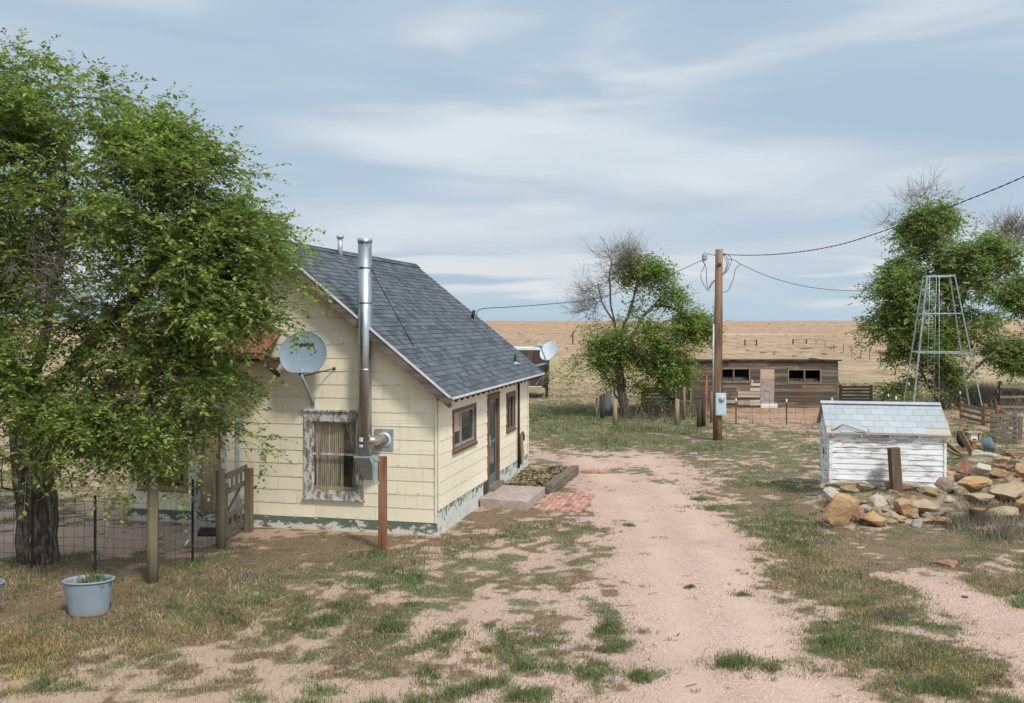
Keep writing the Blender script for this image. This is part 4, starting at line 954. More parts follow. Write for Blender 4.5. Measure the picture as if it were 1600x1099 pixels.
leaves_mesh('crown', nd, en, Dd, M['leaf2'], T, 5, 4, 8, .75, .12, .3, None, 1.25)
bare_twigs('bare_branches', nd, en, Dd, M['twig'], T, 6, 2, 1.0, .006, .5)

# cottonwood like elm behind the windmill tower
Y = 42.; o = (18.9, Y, 0.0)
T = empty('elm_tree', o, 0, 'tall leafy elm directly behind the windmill tower, dead twigs at its top', 'tree')
trunk = [[px(1478, 660, 2), px(1472, 600, 2), px(1467, 540, 2), px(1465, 460, 2), px(1462, 390, 2), px(1458, 340, 2)], [px(1478, 635, 2), px(1500, 600, 2), px(1530, 570, 2), px(1560, 545, 2)], [px(1474, 640, 2), px(1455, 610, 2), px(1440, 580, 2)], [px(1467, 530, 2), px(1500, 480, 2), px(1520, 430, 2)], [px(1466, 500, 2), px(1430, 450, 2), px(1410, 410, 2)]]
q = lambda x, y: px(x, y, 2)
L = [(q(1415, 440), (1.45, 1.5, 1.5), 2.0, 1), (q(1500, 430), (1.75, 1.5, 1.55), 2.4, 1), (q(1455, 375), (1.2, 1.2, 1.2), 1.0, .8), (q(1450, 340), (.75, .6, .6), .8, 1), (q(1400, 500), (1.0, 1.1, 1.0), .8, 1), (q(1440, 540), (1.3, 1.1, 1.1), .9, 1), (q(1505, 510), (1.3, 1.2, .9), 1., 1), (q(1430, 600), (.7, .7, .55), .4, 1), (q(1545, 400), (.75, .9, .9), .6, 1), (q(1480, 580), (.8, .7, .7), .4, .9),
     (q(1585, 550), (1.1, 1.1, .85), .9, 1), (q(1450, 308), (.6, .6, .7), .12, 0), (q(1405, 350), (.7, .7, .6), .12, .0), (q(1455, 345), (.9, .7, .7), .6, .75), (q(1475, 400), (1.3, .9, .9), .5, .05)]
nd, pr, rd, en, kd, Dd = grow(31, [sh(o, p) for p in trunk], lobes_local(o, L), 3300, .30, .006, .32, 2.3, .4, 0., .5, (190, .7, .14))
tubes_mesh('trunk', nd, pr, rd, kd, M['bark_pale'], T)
leaves_mesh('crown', nd, en, Dd, M['leaf3'], T, 7, 4, 9, .7, .15, .3, None, 1.2)
bare_twigs('bare_branches', nd, en, Dd, M['twig'], T, 8, 2, 1.1, .006, .5)
# tree at the right edge
Y = 45.; o = px(1625, 640); o = (o[0], Y, 0.0)
T = empty('elm_tree', o, 0, 'elm at the right edge with a bare dead crown above green lower boughs', 'tree')
trunk = [[px(1625, 640), px(1618, 560), px(1605, 480), px(1590, 430), px(1572, 395), px(1560, 370)], [px(1605, 480), px(1640, 420), px(1650, 370)]]
L = [(px(1600, 460), (.8, 1.0, .9), 1.0, 1), (px(1650, 480), (1.4, 1.4, 1.8), 1.5, 1), (px(1590, 560), (.8, .9, .8), .8, 1), (px(1560, 365), (1.1, .8, .8), .35, 0), (px(1600, 365), (.8, .8, .9), .25, 0), (px(1640, 390), (1.0, 1.0, 1.0), .6, .3)]
nd, pr, rd, en, kd, Dd = grow(41, [sh(o, p) for p in trunk], lobes_local(o, L), 800, .26, .009, .32, 2.3, .4, 0., .5, (40, .7, .14))
tubes_mesh('trunk', nd, pr, rd, kd, M['bark'], T)
leaves_mesh('crown', nd, en, Dd, M['leaf3'], T, 9, 4, 9, .6, .15, .3)
bare_twigs('bare_branches', nd, en, Dd, M['twig'], T, 10, 3, 1.2, .009, .4)

# ------------------------------------------------------------ utility pole, lamp, meter, lines
X, Y, _ = gp(1121, 688); gz = hz1(X, Y); UP = (X, Y, gz)
pole = empty('utility_pole', UP, 0, 'tall brown wooden utility pole with pale conduit, area lamp and electric meter', 'utility pole')
zt = at(0, 390, Y)[2] - gz; loc = lambda a, b, dy=0.: tuple(np.array(at(a, b, Y + dy)) - np.array(UP))
mb = MB(); tp = loc(1123.5, 390); mb.tube([(0, 0, -.3), (0, 0, 1.5), (tp[0] * .6, 0, zt * .6), (tp[0], 0, zt)], [.155, .15, .14, .122], 20); mb.build('shaft', M['pole_wood'], pole)
mb = MB(); mb.tube([(-.155, -.06, 1.6), (-.14, -.06, 3.9)], .028, 8); mb.tube([(-.14, -.06, 3.9), (-.12, -.05, 5.1)], .016, 6); mb.build('conduit', M['galv_pale'], pole)
mb = MB(); mb.tube([(.15, -.03, .9), (.135, -.03, 3.5), (.13, -.03, zt - .55)], .02, 6); mb.tube([(.12, -.1, 1.), (.11, -.09, zt - .8)], .012, 5); mb.build('riser_cable', M['cable'], pole)
mz = loc(1124, 631)
mb = MB(); mb.box((mz[0] + .0, -.21, mz[2]), (.34, .13, .74)); mbx = mb.build('meter_box', M['meter_blue'], pole, .012)
mb = MB(); mb.box((mz[0], -.281, mz[2] + .02), (.30, .012, .012)); mb.box((mz[0] + .0, -.28, mz[2] - .15), (.29, .01, .36)); mb.build('cover_plate', M['meter_blue'], mbx)
mb = MB(); V = []; mb.lathe([(.075, 0), (.08, .03), (.07, .07), (.04, .085), (0.001, .088)], 20, (0, 0, 0)); g = mb.build('meter_dial', M['lamp_glass'], mbx); g.location = (mz[0] + .02, -.27, mz[2] + .17); g.rotation_euler = (R(90), 0, 0)
mb = MB(); mb.lathe([(.08, 0), (.095, 0), (.095, .035), (.08, .035)], 20); g = mb.build('meter_ring', M['galv'], mbx); g.location = (mz[0] + .02, -.27, mz[2] + .17); g.rotation_euler = (R(90), 0, 0)
la = loc(1100, 401); ar = loc(1118, 399)
mb = MB(); mb.tube([(ar[0], -.02, ar[2]), (la[0] + .25, -.1, la[2] + .06), (la[0] + .05, -.1, la[2] + .09)], .02, 8); lm = mb.build('lamp_arm', M['grey_paint'], pole)
mb = MB(); mb.lathe([(.0, .10), (.05, .10), (.075, .05), (.095, .0), (.08, -.015), (.0, -.015)], 16, (la[0], -.1, la[2])); mb.tube([(la[0], -.1, la[2] + .09), (la[0], -.1, la[2] + .16)], .02, 8); mb.build('lamp_housing', M['grey_paint'], lm)
mb = MB(); mb.lathe([(.088, -.015), (.095, -.06), (.08, -.12), (.04, -.15), (0.001, -.155)], 16, (la[0], -.1, la[2])); mb.build('lamp_globe', M['lamp_glass'], lm)
mb = MB(); mb.box((.03, -.145, zt - .52), (.14, .02, .10)); mb.build('bracket', M['cable'], pole)
mb = MB(); mb.tube([(.10, 0, zt - .17), (.21, 0, zt - .17), (.22, 0, zt - .14), (.24, 0, zt - .13), (.26, 0, zt - .16), (.24, 0, zt - .2), (.215, 0, zt - .18)], .016, 6); mb.build('eye_bolt', M['cable'], pole)
def loop(pts, r=.011):
    P = [Vector(loc(a, b, -.05)) for a, b in pts]; out = []
    for i in range(len(P) - 1):
        p0, p1, p2, p3 = P[max(i - 1, 0)], P[i], P[i + 1], P[min(i + 2, len(P) - 1)]
        for t in (0, .25, .5, .75): out.append(.5 * ((2 * p1) + (p2 - p0) * t + (2 * p0 - 5 * p1 + 4 * p2 - p3) * t * t + (3 * p1 - p0 - 3 * p2 + p3) * t ** 3))
    out.append(P[-1]); m = MB(); m.tube(out, r, 5); return m
for pts in ([(1097, 407), (1101, 415), (1095, 428), (1098, 442), (1107, 455), (1110, 448), (1117, 438)], [(1098, 407), (1103, 418), (1104, 436), (1106, 452), (1112, 442), (1117, 438)],
            [(1135, 397), (1143, 405), (1138, 420), (1130, 430), (1127, 428)], [(1134, 399), (1138, 410), (1134, 424), (1128, 432)], [(1130, 399), (1136, 412), (1132, 424), (1127, 430)], [(1157, 413), (1150, 420), (1146, 435), (1140, 450), (1135, 456), (1128, 457)], [(1137, 405), (1148, 407), (1157, 413)]):
    loop(pts).build('drip_loop', M['cable'], pole)
def cable(name, label, P, r, twist=False, cat='power line'):
    """spline through world points"""
    P = [Vector(p) for p in P]; out = []
    for i in range(len(P) - 1):
        p0, p1, p2, p3 = P[max(i - 1, 0)], P[i], P[i + 1], P[min(i + 2, len(P) - 1)]
        for k in range(12): t = k / 12; out.append(.5 * ((2 * p1) + (p2 - p0) * t + (2 * p0 - 5 * p1 + 4 * p2 - p3) * t * t + (3 * p1 - p0 - 3 * p2 + p3) * t ** 3))
    out.append(P[-1]); m = MB(); o = out[0]
    if twist:
        fine = []
        for a, b in zip(out, out[1:]):
            for k in range(6): fine.append(a.lerp(b, k / 6))
        Ln = 0
        for s in (0, math.pi):
            pts = []; Ln = 0
            for i, p in enumerate(fine):
                if i: Ln += (fine[i] - fine[i - 1]).length
                pts.append(p - o + Vector((0, math.cos(Ln * 12 + s), math.sin(Ln * 12 + s))) * r * .7)
            m.tube(pts, r * .8, 4, True)
    else: m.tube([p - o for p in out], r, 5)
    ob = m.build(name, M['cable'], None); ob.location = o; return tag(ob, label, cat, None)
Yp = Y
cable('power_line', 'thick twisted power line rising from the pole top to the upper right corner', [at(1131, 398, Yp), at(1180, 399, Yp - 2.2), at(1240, 395, Yp - 4.6), at(1310, 383, Yp - 7.2), at(1390, 358, Yp - 9.8), at(1490, 321, Yp - 12.4), at(1600, 276, Yp - 14.8), at(1760, 195, Yp - 17.6)], .010, True)
cable('power_line', 'thin service wire sagging from the pole to the tall elm behind the windmill tower', [at(1157, 413, Yp), at(1200, 432, Yp + 2), at(1250, 446, Yp + 4), at(1300, 453, Yp + 6), at(1360, 454, Yp + 8), at(1430, 446, Yp + 9.5)], .011)
mp = from_house(on_roof(745, 496)); 
cable('power_line', 'service wire running from the house roof through the half dead elm to the pole', [at(1097, 407, Yp), at(1045, 430, Yp - .6), at(985, 452, Yp - 1.6), at(915, 469, Yp - 3.), at(850, 476, Yp - 4.6), at(795, 480, Yp - 6), (mp[0] + .1, mp[1], mp[2] + .22), mp], .011)
# ------------------------------------------------------------ shed
X, Y, _ = gp(1297.5, 782); SA = R(-12); SC = (X, Y, 0)
shed = empty('storage_shed', SC, SA, 'small white clapboard shed with pale grey shingle roof behind the rock wall', 'shed')
SW, SD, SE, SR = 2.40, 1.95, 1.56, 2.10           # width, depth, eave, ridge height
rs_ = random.Random(9); mb = MB(); nrow = 13; hgt = SE / nrow
for i in range(nrow):
    x = 0
    while x < SW:
        x2 = min(SW, x + rs_.choice((1.1, 2.4, 3.0)));
        if SW - x2 < .3: x2 = SW
        z0, z1 = i * hgt, (i + 1) * hgt; o = rs_.uniform(-.003, .003)
        mb.add([(x + .002, -.018 + o, z0), (x2 - .002, -.018 + o, z0), (x2 - .002, -.003, z1), (x + .002, -.003, z1), (x + .002, .02, z0), (x2 - .002, .02, z0)], [(0, 1, 2, 3), (4, 5, 1, 0)]); x = x2
mb.bb((-.03, -.03, 0), (.05, -.018, SE)); mb.bb((SW - .04, -.03, 0), (SW + .015, -.018, SE))
mb.build('front_wall', M['shed_white'], shed)
mb = MB()                                             # left end: upright boards and a plank door
yb = 0
while yb < SD:
    w_ = min(.14, SD - yb); zt_ = SE + (SR - SE) * (1 - abs((yb + w_ / 2) - SD / 2) / (SD / 2)) - .06
    mb.bb((-.025 - rs_.uniform(0, .008), yb + .003, -.0), (.0, yb + w_ - .003, zt_)); yb += .14
mb.bb((SW - .01, .0, 0), (SW + .0, SD, SE)); mb.bb((0, SD - .02, 0), (SW, SD, SE)); mb.add([(SW, 0, SE), (SW, SD, SE), (SW, SD / 2, SR - .05)], [(0, 1, 2)])
mb.build('end_wall', M['shed_white'], shed)
mb = MB()
for k in range(5): mb.bb((-.055 - .003 * (k % 2), .55 + k * .2, .05), (-.033, .74 + k * .2, 1.62))
for z in (.3, 1.35): mb.bb((-.075, .55, z), (-.058, 1.55, z + .11))
d_ = mb.build('door', M['shed_white'], shed)
mb = MB(); mb.bb((-.09, .60, .95), (-.075, .66, 1.10)); mb.build('latch', M['black'], d_)
mb = MB(); ov, oe = .13, .10
def slope(mb, y0, y1, z0, z1, sgn):
    n = 5; xw = .30
    for i in range(n + 1):
        t0 = i / n - (0 if i else 0); t1 = min(1, (i + 1) / n)
        if i == n: continue
        x = -oe - (.15 if i % 2 else 0)
        while x < SW + oe:
            xa, xb = max(x, -oe), min(x + xw, SW + oe); x += xw
            if xb - xa < .02 or (sgn > 0 and i == 0 and rs_.random() < .10) or (sgn > 0 and i == 1 and .45 < xa < .62): continue
            f = lambda t, h: (y0 + (y1 - y0) * t, z0 + (z1 - z0) * t + h)
            a, b = f(t0, .016 + rs_.uniform(0, .003)), f(t1, .006)
            P = [(xa + .003, a[0], a[1]), (xb - .003, a[0], a[1]), (xb - .003, b[0], b[1]), (xa + .003, b[0], b[1]), (xa + .003, a[0], a[1] - .014), (xb - .003, a[0], a[1] - .014)]
            mb.add(P, [(0, 1, 2, 3), (4, 5, 1, 0)] if sgn > 0 else [(3, 2, 1, 0), (0, 1, 5, 4)])
slope(mb, -ov, SD / 2, SE - .03, SR, 1); slope(mb, SD + ov, SD / 2, SE - .03, SR, -1)
for k in range(9): mb.box((-oe + .13 + k * .29, SD / 2 - .05, SR + .018), (.29, .15, .012), (R(18), 0, 0)); mb.box((-oe + .13 + k * .29, SD / 2 + .07, SR + .014), (.29, .12, .012), (R(-18), 0, 0))
rf = mb.build('roof', M['shingle_pale'], shed)
mb = MB()
for y0, z0 in ((-ov, SE - .03), (SD + ov, SE - .03)):
    mb.add([(-oe + .01, y0, z0), (SW + oe - .01, y0, z0), (SW + oe - .01, SD / 2, SR), (-oe + .01, SD / 2, SR), (-oe + .01, y0, z0 - .03), (SW + oe - .01, y0, z0 - .03), (SW + oe - .01, SD / 2, SR - .03), (-oe + .01, SD / 2, SR - .03)], [(0, 1, 2, 3), (4, 7, 6, 5), (0, 4, 5, 1), (0, 3, 7, 4), (1, 5, 6, 2)])
mb.build('roof_deck', M['barn_pale'], rf)
for k in range(4):
    mb = MB(); x = .05 + k * .6; mb.bar((x, -ov + .02, SE - .09), (x, .05, SE - .04), .035, .07); mb.build('rafter_tail', M['shed_white'], shed)
mb = MB()                                             # curled loose shingles
mb.add([(.02, -.14, SE + .03), (.26, -.02, SE + .15), (.32, .15, SE + .16), (.05, .05, SE + .09)], [(0, 1, 2, 3)])
mb.add([(.26, -.02, SE + .15), (.75, -.17, SE - .0), (.80, -.0, SE + .07), (.32, .15, SE + .16)], [(0, 1, 2, 3)])
mb.add([(.02, -.14, SE + .018), (.26, -.02, SE + .138), (.75, -.17, SE - .012), (.1, -.02, SE + .02)], [(0, 3, 2, 1)])
mb.build('loose_shingle', M['shingle_pale'], rf)
mb = MB(); mb.box((0, 0, .56), (.25, .13, 1.16), (R(-3), R(-2), .3)); o = mb.build('wooden_post', M['brown_post'], None, .015); Y = 20.78; X = (1399 - CX) * Y / F; o.location = (X, Y, .12)
tag(o, 'short thick weathered post leaning against the front of the white shed', 'post')

# ------------------------------------------------------------ rocks
def rock(name, seed, size, col, loc, rz=0, label=None, group=None, flat=1.):
    rs = np.random.RandomState(seed); n1 = 10; n2 = 7; V = []
    import itertools
    bm_v = []; ico = bpy.data.meshes.new(name)
    import bmesh
    bm = bmesh.new(); bmesh.ops.create_icosphere(bm, subdivisions=3, radius=1)
    planes = []
    for _ in range(13):
        d_ = rs.normal(0, 1, 3); d_ /= np.linalg.norm(d_); planes.append((d_, rs.uniform(.42, .72)))
    ph = rs.uniform(0, 9, 3)
    for v in bm.verts:
        p = np.array(v.co)
        for d_, h_ in planes:
            k = p @ d_
            if k > h_: p = p - d_ * (k - h_) * .97
        p = p + .035 * np.sin(p[[1, 2, 0]] * 7 + ph) + .02 * np.sin(p[[2, 0, 1]] * 15 + ph)
        v.co = p
    z0 = min(v.co.z for v in bm.verts)
    for v in bm.verts: v.co = Vector((v.co.x * size[0] / 1.3, v.co.y * size[1] / 1.3, (v.co.z - z0) * size[2] / 1.3))
    bm.to_mesh(ico); bm.free(); ico.polygons.foreach_set('use_smooth', [False] * len(ico.polygons))
    o = link(name, ico, M['stone']); o.color = (*col, 1); o.location = loc; o.rotation_euler = (0, 0, rz)
    return tag(o, label, 'rock', group)
OC, TN, PK, WH, RB, GY_, DK = (.52, .29, .10), (.45, .32, .18), (.40, .25, .20), (.60, .52, .40), (.28, .105, .045), (.36, .32, .27), (.12, .09, .07)
def rk(i, px, py, w, h, col, label, lift=0., dep=.8, rz=0.):
    X, Y, z = on(px, py); Wm = w * 1.14 * Y / F; Hm = h * Y / F * 1.02
    return rock('field_rock', 100 + i, (Wm, Wm * dep, Hm), col, (X, Y + Wm * dep * .4, z + lift - .03), rz, label, None)
# px centre, bottom row, width, height in the photo; lift = resting on lower stones
RK = [(1310, 826, 42, 40, OC, 'large ochre and white boulder at the left end of the rock wall', 0), (1305, 800, 30, 22, WH, 'pale boulder behind the ochre boulder at the shed corner', .22), (1341, 816, 20, 24, RB, 'rust brown rock right of the large ochre boulder', 0),
      (1366, 823, 32, 20, OC, 'ochre block in front of the low rock wall, right of the rust brown rock', 0), (1312, 774, 27, 13, PK, 'pink slab topmost at the shed corner', .34), (1312, 780, 28, 7, PK, 'thin reddish slab under the pink slab at the shed corner', .26), (1331, 772, 12, 9, PK, 'small pink stone beside the pink slab', .34),
      (1340, 777, 26, 6, PK, 'thin pink slab in the top course of the rock wall', .27), (1335, 790, 48, 13, TN, 'long pale pink grey slab in the rock wall', .16), (1325, 802, 20, 18, WH, 'narrow upright pale stone under the long slab', .04), (1351, 804, 18, 14, GY_, 'bluish white flat stone leaning in the rock wall', .04),
      (1361, 800, 12, 14, PK, 'slim pinkish stone next to the bluish white stone', .04), (1365, 782, 24, 14, DK, 'dark brown rock against the shed base', .30), (1374, 801, 19, 20, WH, 'cream square stone in the middle of the rock wall', .06), (1386, 800, 9, 16, GY_, 'narrow grey stone right of the cream square stone', .04),
      (1391, 784, 28, 16, TN, 'tan flat rock left of the leaning post base', .22), (1392, 816, 20, 16, TN, 'tan stone at the front foot of the rock wall', 0), (1409, 789, 28, 8, TN, 'flat buff slab below the leaning post', .16), (1418, 810, 29, 23, OC, 'bright ochre wedge rock leaning forward in the wall', .02),
      (1409, 816, 16, 9, TN, 'small tan stone under the bright ochre wedge', 0), (1448, 808, 31, 24, TN, 'big tan block with a pale top in the rock wall', .02), (1434, 823, 16, 14, GY_, 'grey stone at the foot of the big tan block', 0), (1452, 818, 24, 8, TN, 'flat tan stone below the big tan block', 0),
      (1426, 786, 19, 14, TN, 'buff rock right of the leaning post', .2), (1455, 775, 14, 14, OC, 'ochre stone at the right corner of the shed base', .28), (1472, 789, 25, 24, PK, 'rounded pink rock right of the grass tuft', .12), (1486, 776, 14, 15, OC, 'yellow brown rock above the rounded pink rock', .3), (1490, 785, 15, 11, WH, 'cream stone beside the rounded pink rock', .14),
      (1509, 772, 24, 24, RB, 'large red brown rock standing in the rubble', .32), (1527, 786, 45, 15, OC, 'long flat ochre slab in the rubble front', .18), (1541, 774, 22, 14, WH, 'white rounded rock above the long ochre slab', .32), (1533, 797, 34, 13, TN, 'buff slab under the long ochre slab', .08),
      (1574, 793, 46, 25, TN, 'large squared tan block at the right end of the rubble', .14), (1570, 812, 44, 20, TN, 'wide buff block beneath the squared tan block', 0), (1587, 765, 26, 10, RB, 'reddish slab near the right edge of the rubble', .38), (1600, 780, 16, 22, OC, 'ochre rock cut by the right edge of the picture', .2),
      (1608, 806, 30, 26, OC, 'yellow boulder below the cut ochre rock at the right edge', 0), (1500, 812, 22, 10, TN, 'low buff stone between dry grass and the cut log', 0), (1482, 888, 26, 11, RB, 'lone smooth brown rock at the edge of the right gravel patch', 0), (1509, 936, 8, 6, DK, 'small dark blue grey stone on the right gravel patch', 0),
      (1541, 735, 36, 16, WH, 'pale yellowish boulder on top of the rubble mound', .18), (1528, 723, 16, 12, WH, 'small cream rock at the left shoulder of the mound top', .12), (1570, 736, 22, 12, TN, 'tan stone on the mound crest', .2), (1590, 727, 18, 10, TN, 'flat stone at the right of the mound crest', .2), (1480, 760, 16, 10, DK, 'dark stone close to the right shed wall', .06), (1488, 748, 18, 10, RB, 'brown stone beside the right shed wall', .06), (1476, 740, 12, 10, TN, 'buff stone tucked behind the right shed corner', .04)]
for i, (px_, py_, w, h, c, lab, lift) in enumerate(RK): rk(i, px_, py_, w, h, c, lab, lift * (.25 if px_ < 1478 else .8), .8 if w < 40 else .6)
rs = np.random.RandomState(77); cols = [OC, TN, PK, WH, RB, GY_, TN, OC, TN, TN]
protos = []
for i in range(8):
    o = rock('rubble_stone', 300 + i, (1, .8, .62), TN, (0, 0, 0)); protos.append(o)
k = 0
for i in range(200):
    X = rs.uniform(9.75, 13.9); Y = rs.uniform(20.3, 25.0) if i % 3 else rs.uniform(20.0, 21.6)
    if X < 10.2 and Y > 22.5 and Y < 24: continue
    src = protos[i % 8]; o = src if i < 8 else src.copy()
    if i >= 8: COL.objects.link(o)
    s = rs.choice([.09, .12, .16, .22, .28], p=[.15, .25, .26, .22, .12]) * 1.35; o.scale = (s, s, s * rs.uniform(.6, 1.1)); o.location = (X, Y, hz1(X, Y) - .012); o.rotation_euler = (rs.uniform(-.2, .2), rs.uniform(-.2, .2), rs.uniform(0, 6.28)); o.color = (*cols[rs.randint(len(cols))], 1)
    tag(o, 'small loose stone in the rubble pile right of the white shed', 'rock', 'small stones of the rubble pile')
for i in range(95):                                   # chinking between the wall rocks
    t = rs.rand(); px_ = 1300 + t * 185; X, Y, z = on(px_, rs.uniform(776, 822)); z -= .0; o = protos[i % 8].copy(); COL.objects.link(o); s = rs.uniform(.15, .36); o.scale = (s, s, s * .8); o.location = (X, Y + rs.uniform(.0, .5), z - .01); o.rotation_euler = (0, 0, rs.uniform(0, 6)); o.color = (*cols[rs.randint(len(cols))], 1)
    tag(o, 'small chinking stone in the low rock wall before the white shed', 'rock', 'small stones of the rock wall')
X, Y, z = on(1527, 820); mb = MB(); mb.lathe([(.17, -.05), (.16, .12), (.145, .26), (.14, .30), (0.001, .305)], 14, sx=1.05); o = mb.build('cut_log', M['dark_wood']); o.location = (X, Y, z); tag(o, 'short upright log with a freshly cut orange top among the rocks', 'log')
mb = MB(); mb.lathe([(.138, .302), (.138, .312), (0.001, .316)], 14, sx=1.05); mb.build('cut_face', M['orange_wood'], o)

# ------------------------------------------------------------ windmill tower
Yt = 37.6; c0 = np.array(gp(1424, 655)); bw = 2.72; u = np.array([math.cos(SA * 1.2), math.sin(SA * 1.2)]); v = np.array([-u[1], u[0]])
lf = np.array([(1424 - CX) * 38.0 / F, 38.0]); rf_ = lf + u * bw; lb_ = lf + v * bw; rb_ = rf_ + v * bw
ctr = (lf + rb_) / 2; LEAN = -.14; tw = empty('windmill_tower', (ctr[0], ctr[1], 0), 0, 'bare galvanised windmill tower frame without its wheel, standing behind the white shed', 'tower')
TH = H + (502 - 431) * 38.5 / F; tr_ = 1.02 / bw
leg = lambda c, t: tuple((c - ctr) * (1 + (tr_ - 1) * t) + np.array([LEAN * t, 0])) + (TH * t,)
C4 = [lf, rf_, rb_, lb_]
for c in C4:
    mb = MB(); a, b = Vector(leg(c, 0)) - Vector((0, 0, .1)), Vector(leg(c, 1.0)); mb.bar(a, b, .085 if c is lf else .055, .012, (c - ctr).tolist() + [0]); mb.bar(a, b, .014, .065 if c is lf else .045, (c - ctr).tolist() + [0]); mb.build('leg', M['galv'], tw)
for t in (1.0, .74, .47):
    for i in range(4):
        mb = MB(); mb.bar(leg(C4[i], t), leg(C4[(i + 1) % 4], t), .04, .04); mb.build('girt', M['galv'], tw)
for x in (-.13, .13):
    pass
mb = MB(); m_ = (Vector(leg(lb_, 0)) + Vector(leg(rb_, 0))) / 2; n_ = (Vector(leg(lb_, 1)) + Vector(leg(rb_, 1))) / 2
for x in (-.15, .12): mb.tube([m_ + Vector((x - .25, 0, 0)), n_ + Vector((x - .12, 0, 0))], .010, 5)
for k in range(15):
    p = m_.lerp(n_, (k + .5) / 15); mb.tube([p + Vector((-.36, 0, 0)), p + Vector((-.08, 0, 0))], .008, 4)
mb.build('ladder', M['galv'], tw)
mb = MB(); mb.tube([(-.12, 0, 0), (-.12, 0, TH)], .014, 6); mb.build('pump_rod', M['galv'], tw)

# ------------------------------------------------------------ barn
Yb = 44.4; bx0 = (1058 - CX) * Yb / F; bx1 = (1309 - CX) * Yb / F
barn = empty('wooden_barn', (bx0, Yb, 0), 0, 'long low weathered brown plank barn with flat roof and pale boarded door', 'barn')
BW = bx1 - bx0; BH = H - 61 * Yb / F; bl = lambda px_, py_: ((px_ - CX) * Yb / F - bx0, H - (py_ - HY) * Yb / F)
ops = [(*bl(1122, 596), *bl(1170, 577)), (*bl(1232, 598), *bl(1281, 578.5)), (*bl(1188, 637), *bl(1210, 577))]
mb = MB(); rb = random.Random(3); z = .0; 
while z < BH - .02:
    h_ = min(rb.choice((.10, .13, .15, .17)), BH - z); x = -.0; zm = z + h_ / 2
    segs = [(0, BW)]
    for a, zl, b, zh in ops:
        if zl - .02 < zm < zh + .02: segs = [q for s in segs for q in ((s[0], min(s[1], a)), (max(s[0], b), s[1])) if q[1] - q[0] > .02]
    for a, b in segs:
        x = a
        while x < b - .01:
            x2 = min(b, x + rb.uniform(1.0, 3.4)); 
            if b - x2 < .3: x2 = b
            o = rb.uniform(0, .02); mb.box(((x + x2) / 2, -.02 - o, z + h_ / 2), (x2 - x - .006, .03, h_ - rb.uniform(.006, .016)), (0, rb.uniform(-.004, .004), 0)); x = x2
    z += h_
mb.build('front_wall', M['barn'], barn)
mb = MB(); mb.bb((0, 0, 0), (.03, 4.2, BH - .05)); mb.bb((BW - .03, 0, 0), (BW, 4.2, BH - .05)); mb.bb((0, 4.17, 0), (BW, 4.2, BH - .15))
for k in range(12): mb.bb((BW, .0, .02 + k * .175), (BW + .02 + .006 * (k % 2), 4.2, .18 + k * .175))
mb.build('side_wall', M['barn'], barn)
mb = MB(); n = 34; V = []
for i in range(n + 1):
    x = -.15 + (BW + .3) * i / n; V += [(x, -.16 + rb.uniform(-.04, .04), BH + .01 + rb.uniform(-.015, .02)), (x, 4.4, BH - .12), (x, -.14, BH - .03 + rb.uniform(-.01, .0))]
Fs = [f for i in range(n) for f in ((3 * i, 3 * i + 3, 3 * i + 4, 3 * i + 1), (3 * i + 2, 3 * i + 5, 3 * i + 3, 3 * i))]
mb.add(V, Fs); mb.build('roof', M['dark_wood'], barn)
for k, (a, zl, b, zh) in enumerate(ops[:2]):
    mb = MB(); w_ = .05
    for (x0, x1, z0, z1) in ((a - w_, b + w_, zh, zh + .06), (a - w_, b + w_, zl - .07, zl), (a - w_, a, zl, zh), (b, b + w_, zl, zh), ((a + b) / 2 - .035, (a + b) / 2 + .03, zl, zh)): mb.bb((x0, -.07, z0), (x1, .03, z1))
    w = mb.build('window', M['grey_wood_x'], barn)
    mb = MB(); mb.bb((a, .25, zl), (b, .27, zl + .18)); mb.bb((a, .02, zl + .0), (b, .04, zl + .07)); mb.build('inner_board', M['barn'], w)
a, zl, b, zh = ops[2]; zs = [.12, .78, 1.32, zh]
mb = MB(); mb.bb((a, -.02, zs[0]), (b, .01, zs[1] - .01)); mb.bb((a + .01, -.03, zs[1]), (b - .01, .0, zs[2])); mb.bb((a - .02, -.05, zs[0]), (a, -.0, zh)); d_ = mb.build('door', M['barn_door'], barn); d_['label'] = 'boarded door of plywood and grey sheets'
mb = MB(); mb.bb((a, -.035, zs[2] + .01), (b, -.005, zh)); mb.build('plywood_panel', M['plywood'], d_)
mb = MB(); mb.bb((a - .02, -.14, -.05), (b + .1, -.03, .19)); mb.build('threshold', M['white_paint'], barn)
mb = MB()
for (xa, ya, xb, yb_) in ((1152, 621, 1186, 616.5), (1152, 616, 1186.5, 611.8), (1171, 611, 1187, 606.5), (1172, 603, 1187, 599), (1152, 633, 1170, 625), (1170.5, 633.5, 1187, 629.5), (1170.5, 629, 1187, 625), (1122, 630, 1151, 625)):
    p, q = bl(xa, ya), bl(xb, yb_); mb.bb((p[0], -.085, p[1]), (q[0], -.045, q[1]))
mb.build('patch_boards', M['barn_pale'], barn)
mb = MB(); mb.bb((3.4, -.09, 1.05), (3.5, -.05, 1.3)); mb.build('hinge', M['barn_pale'], barn)
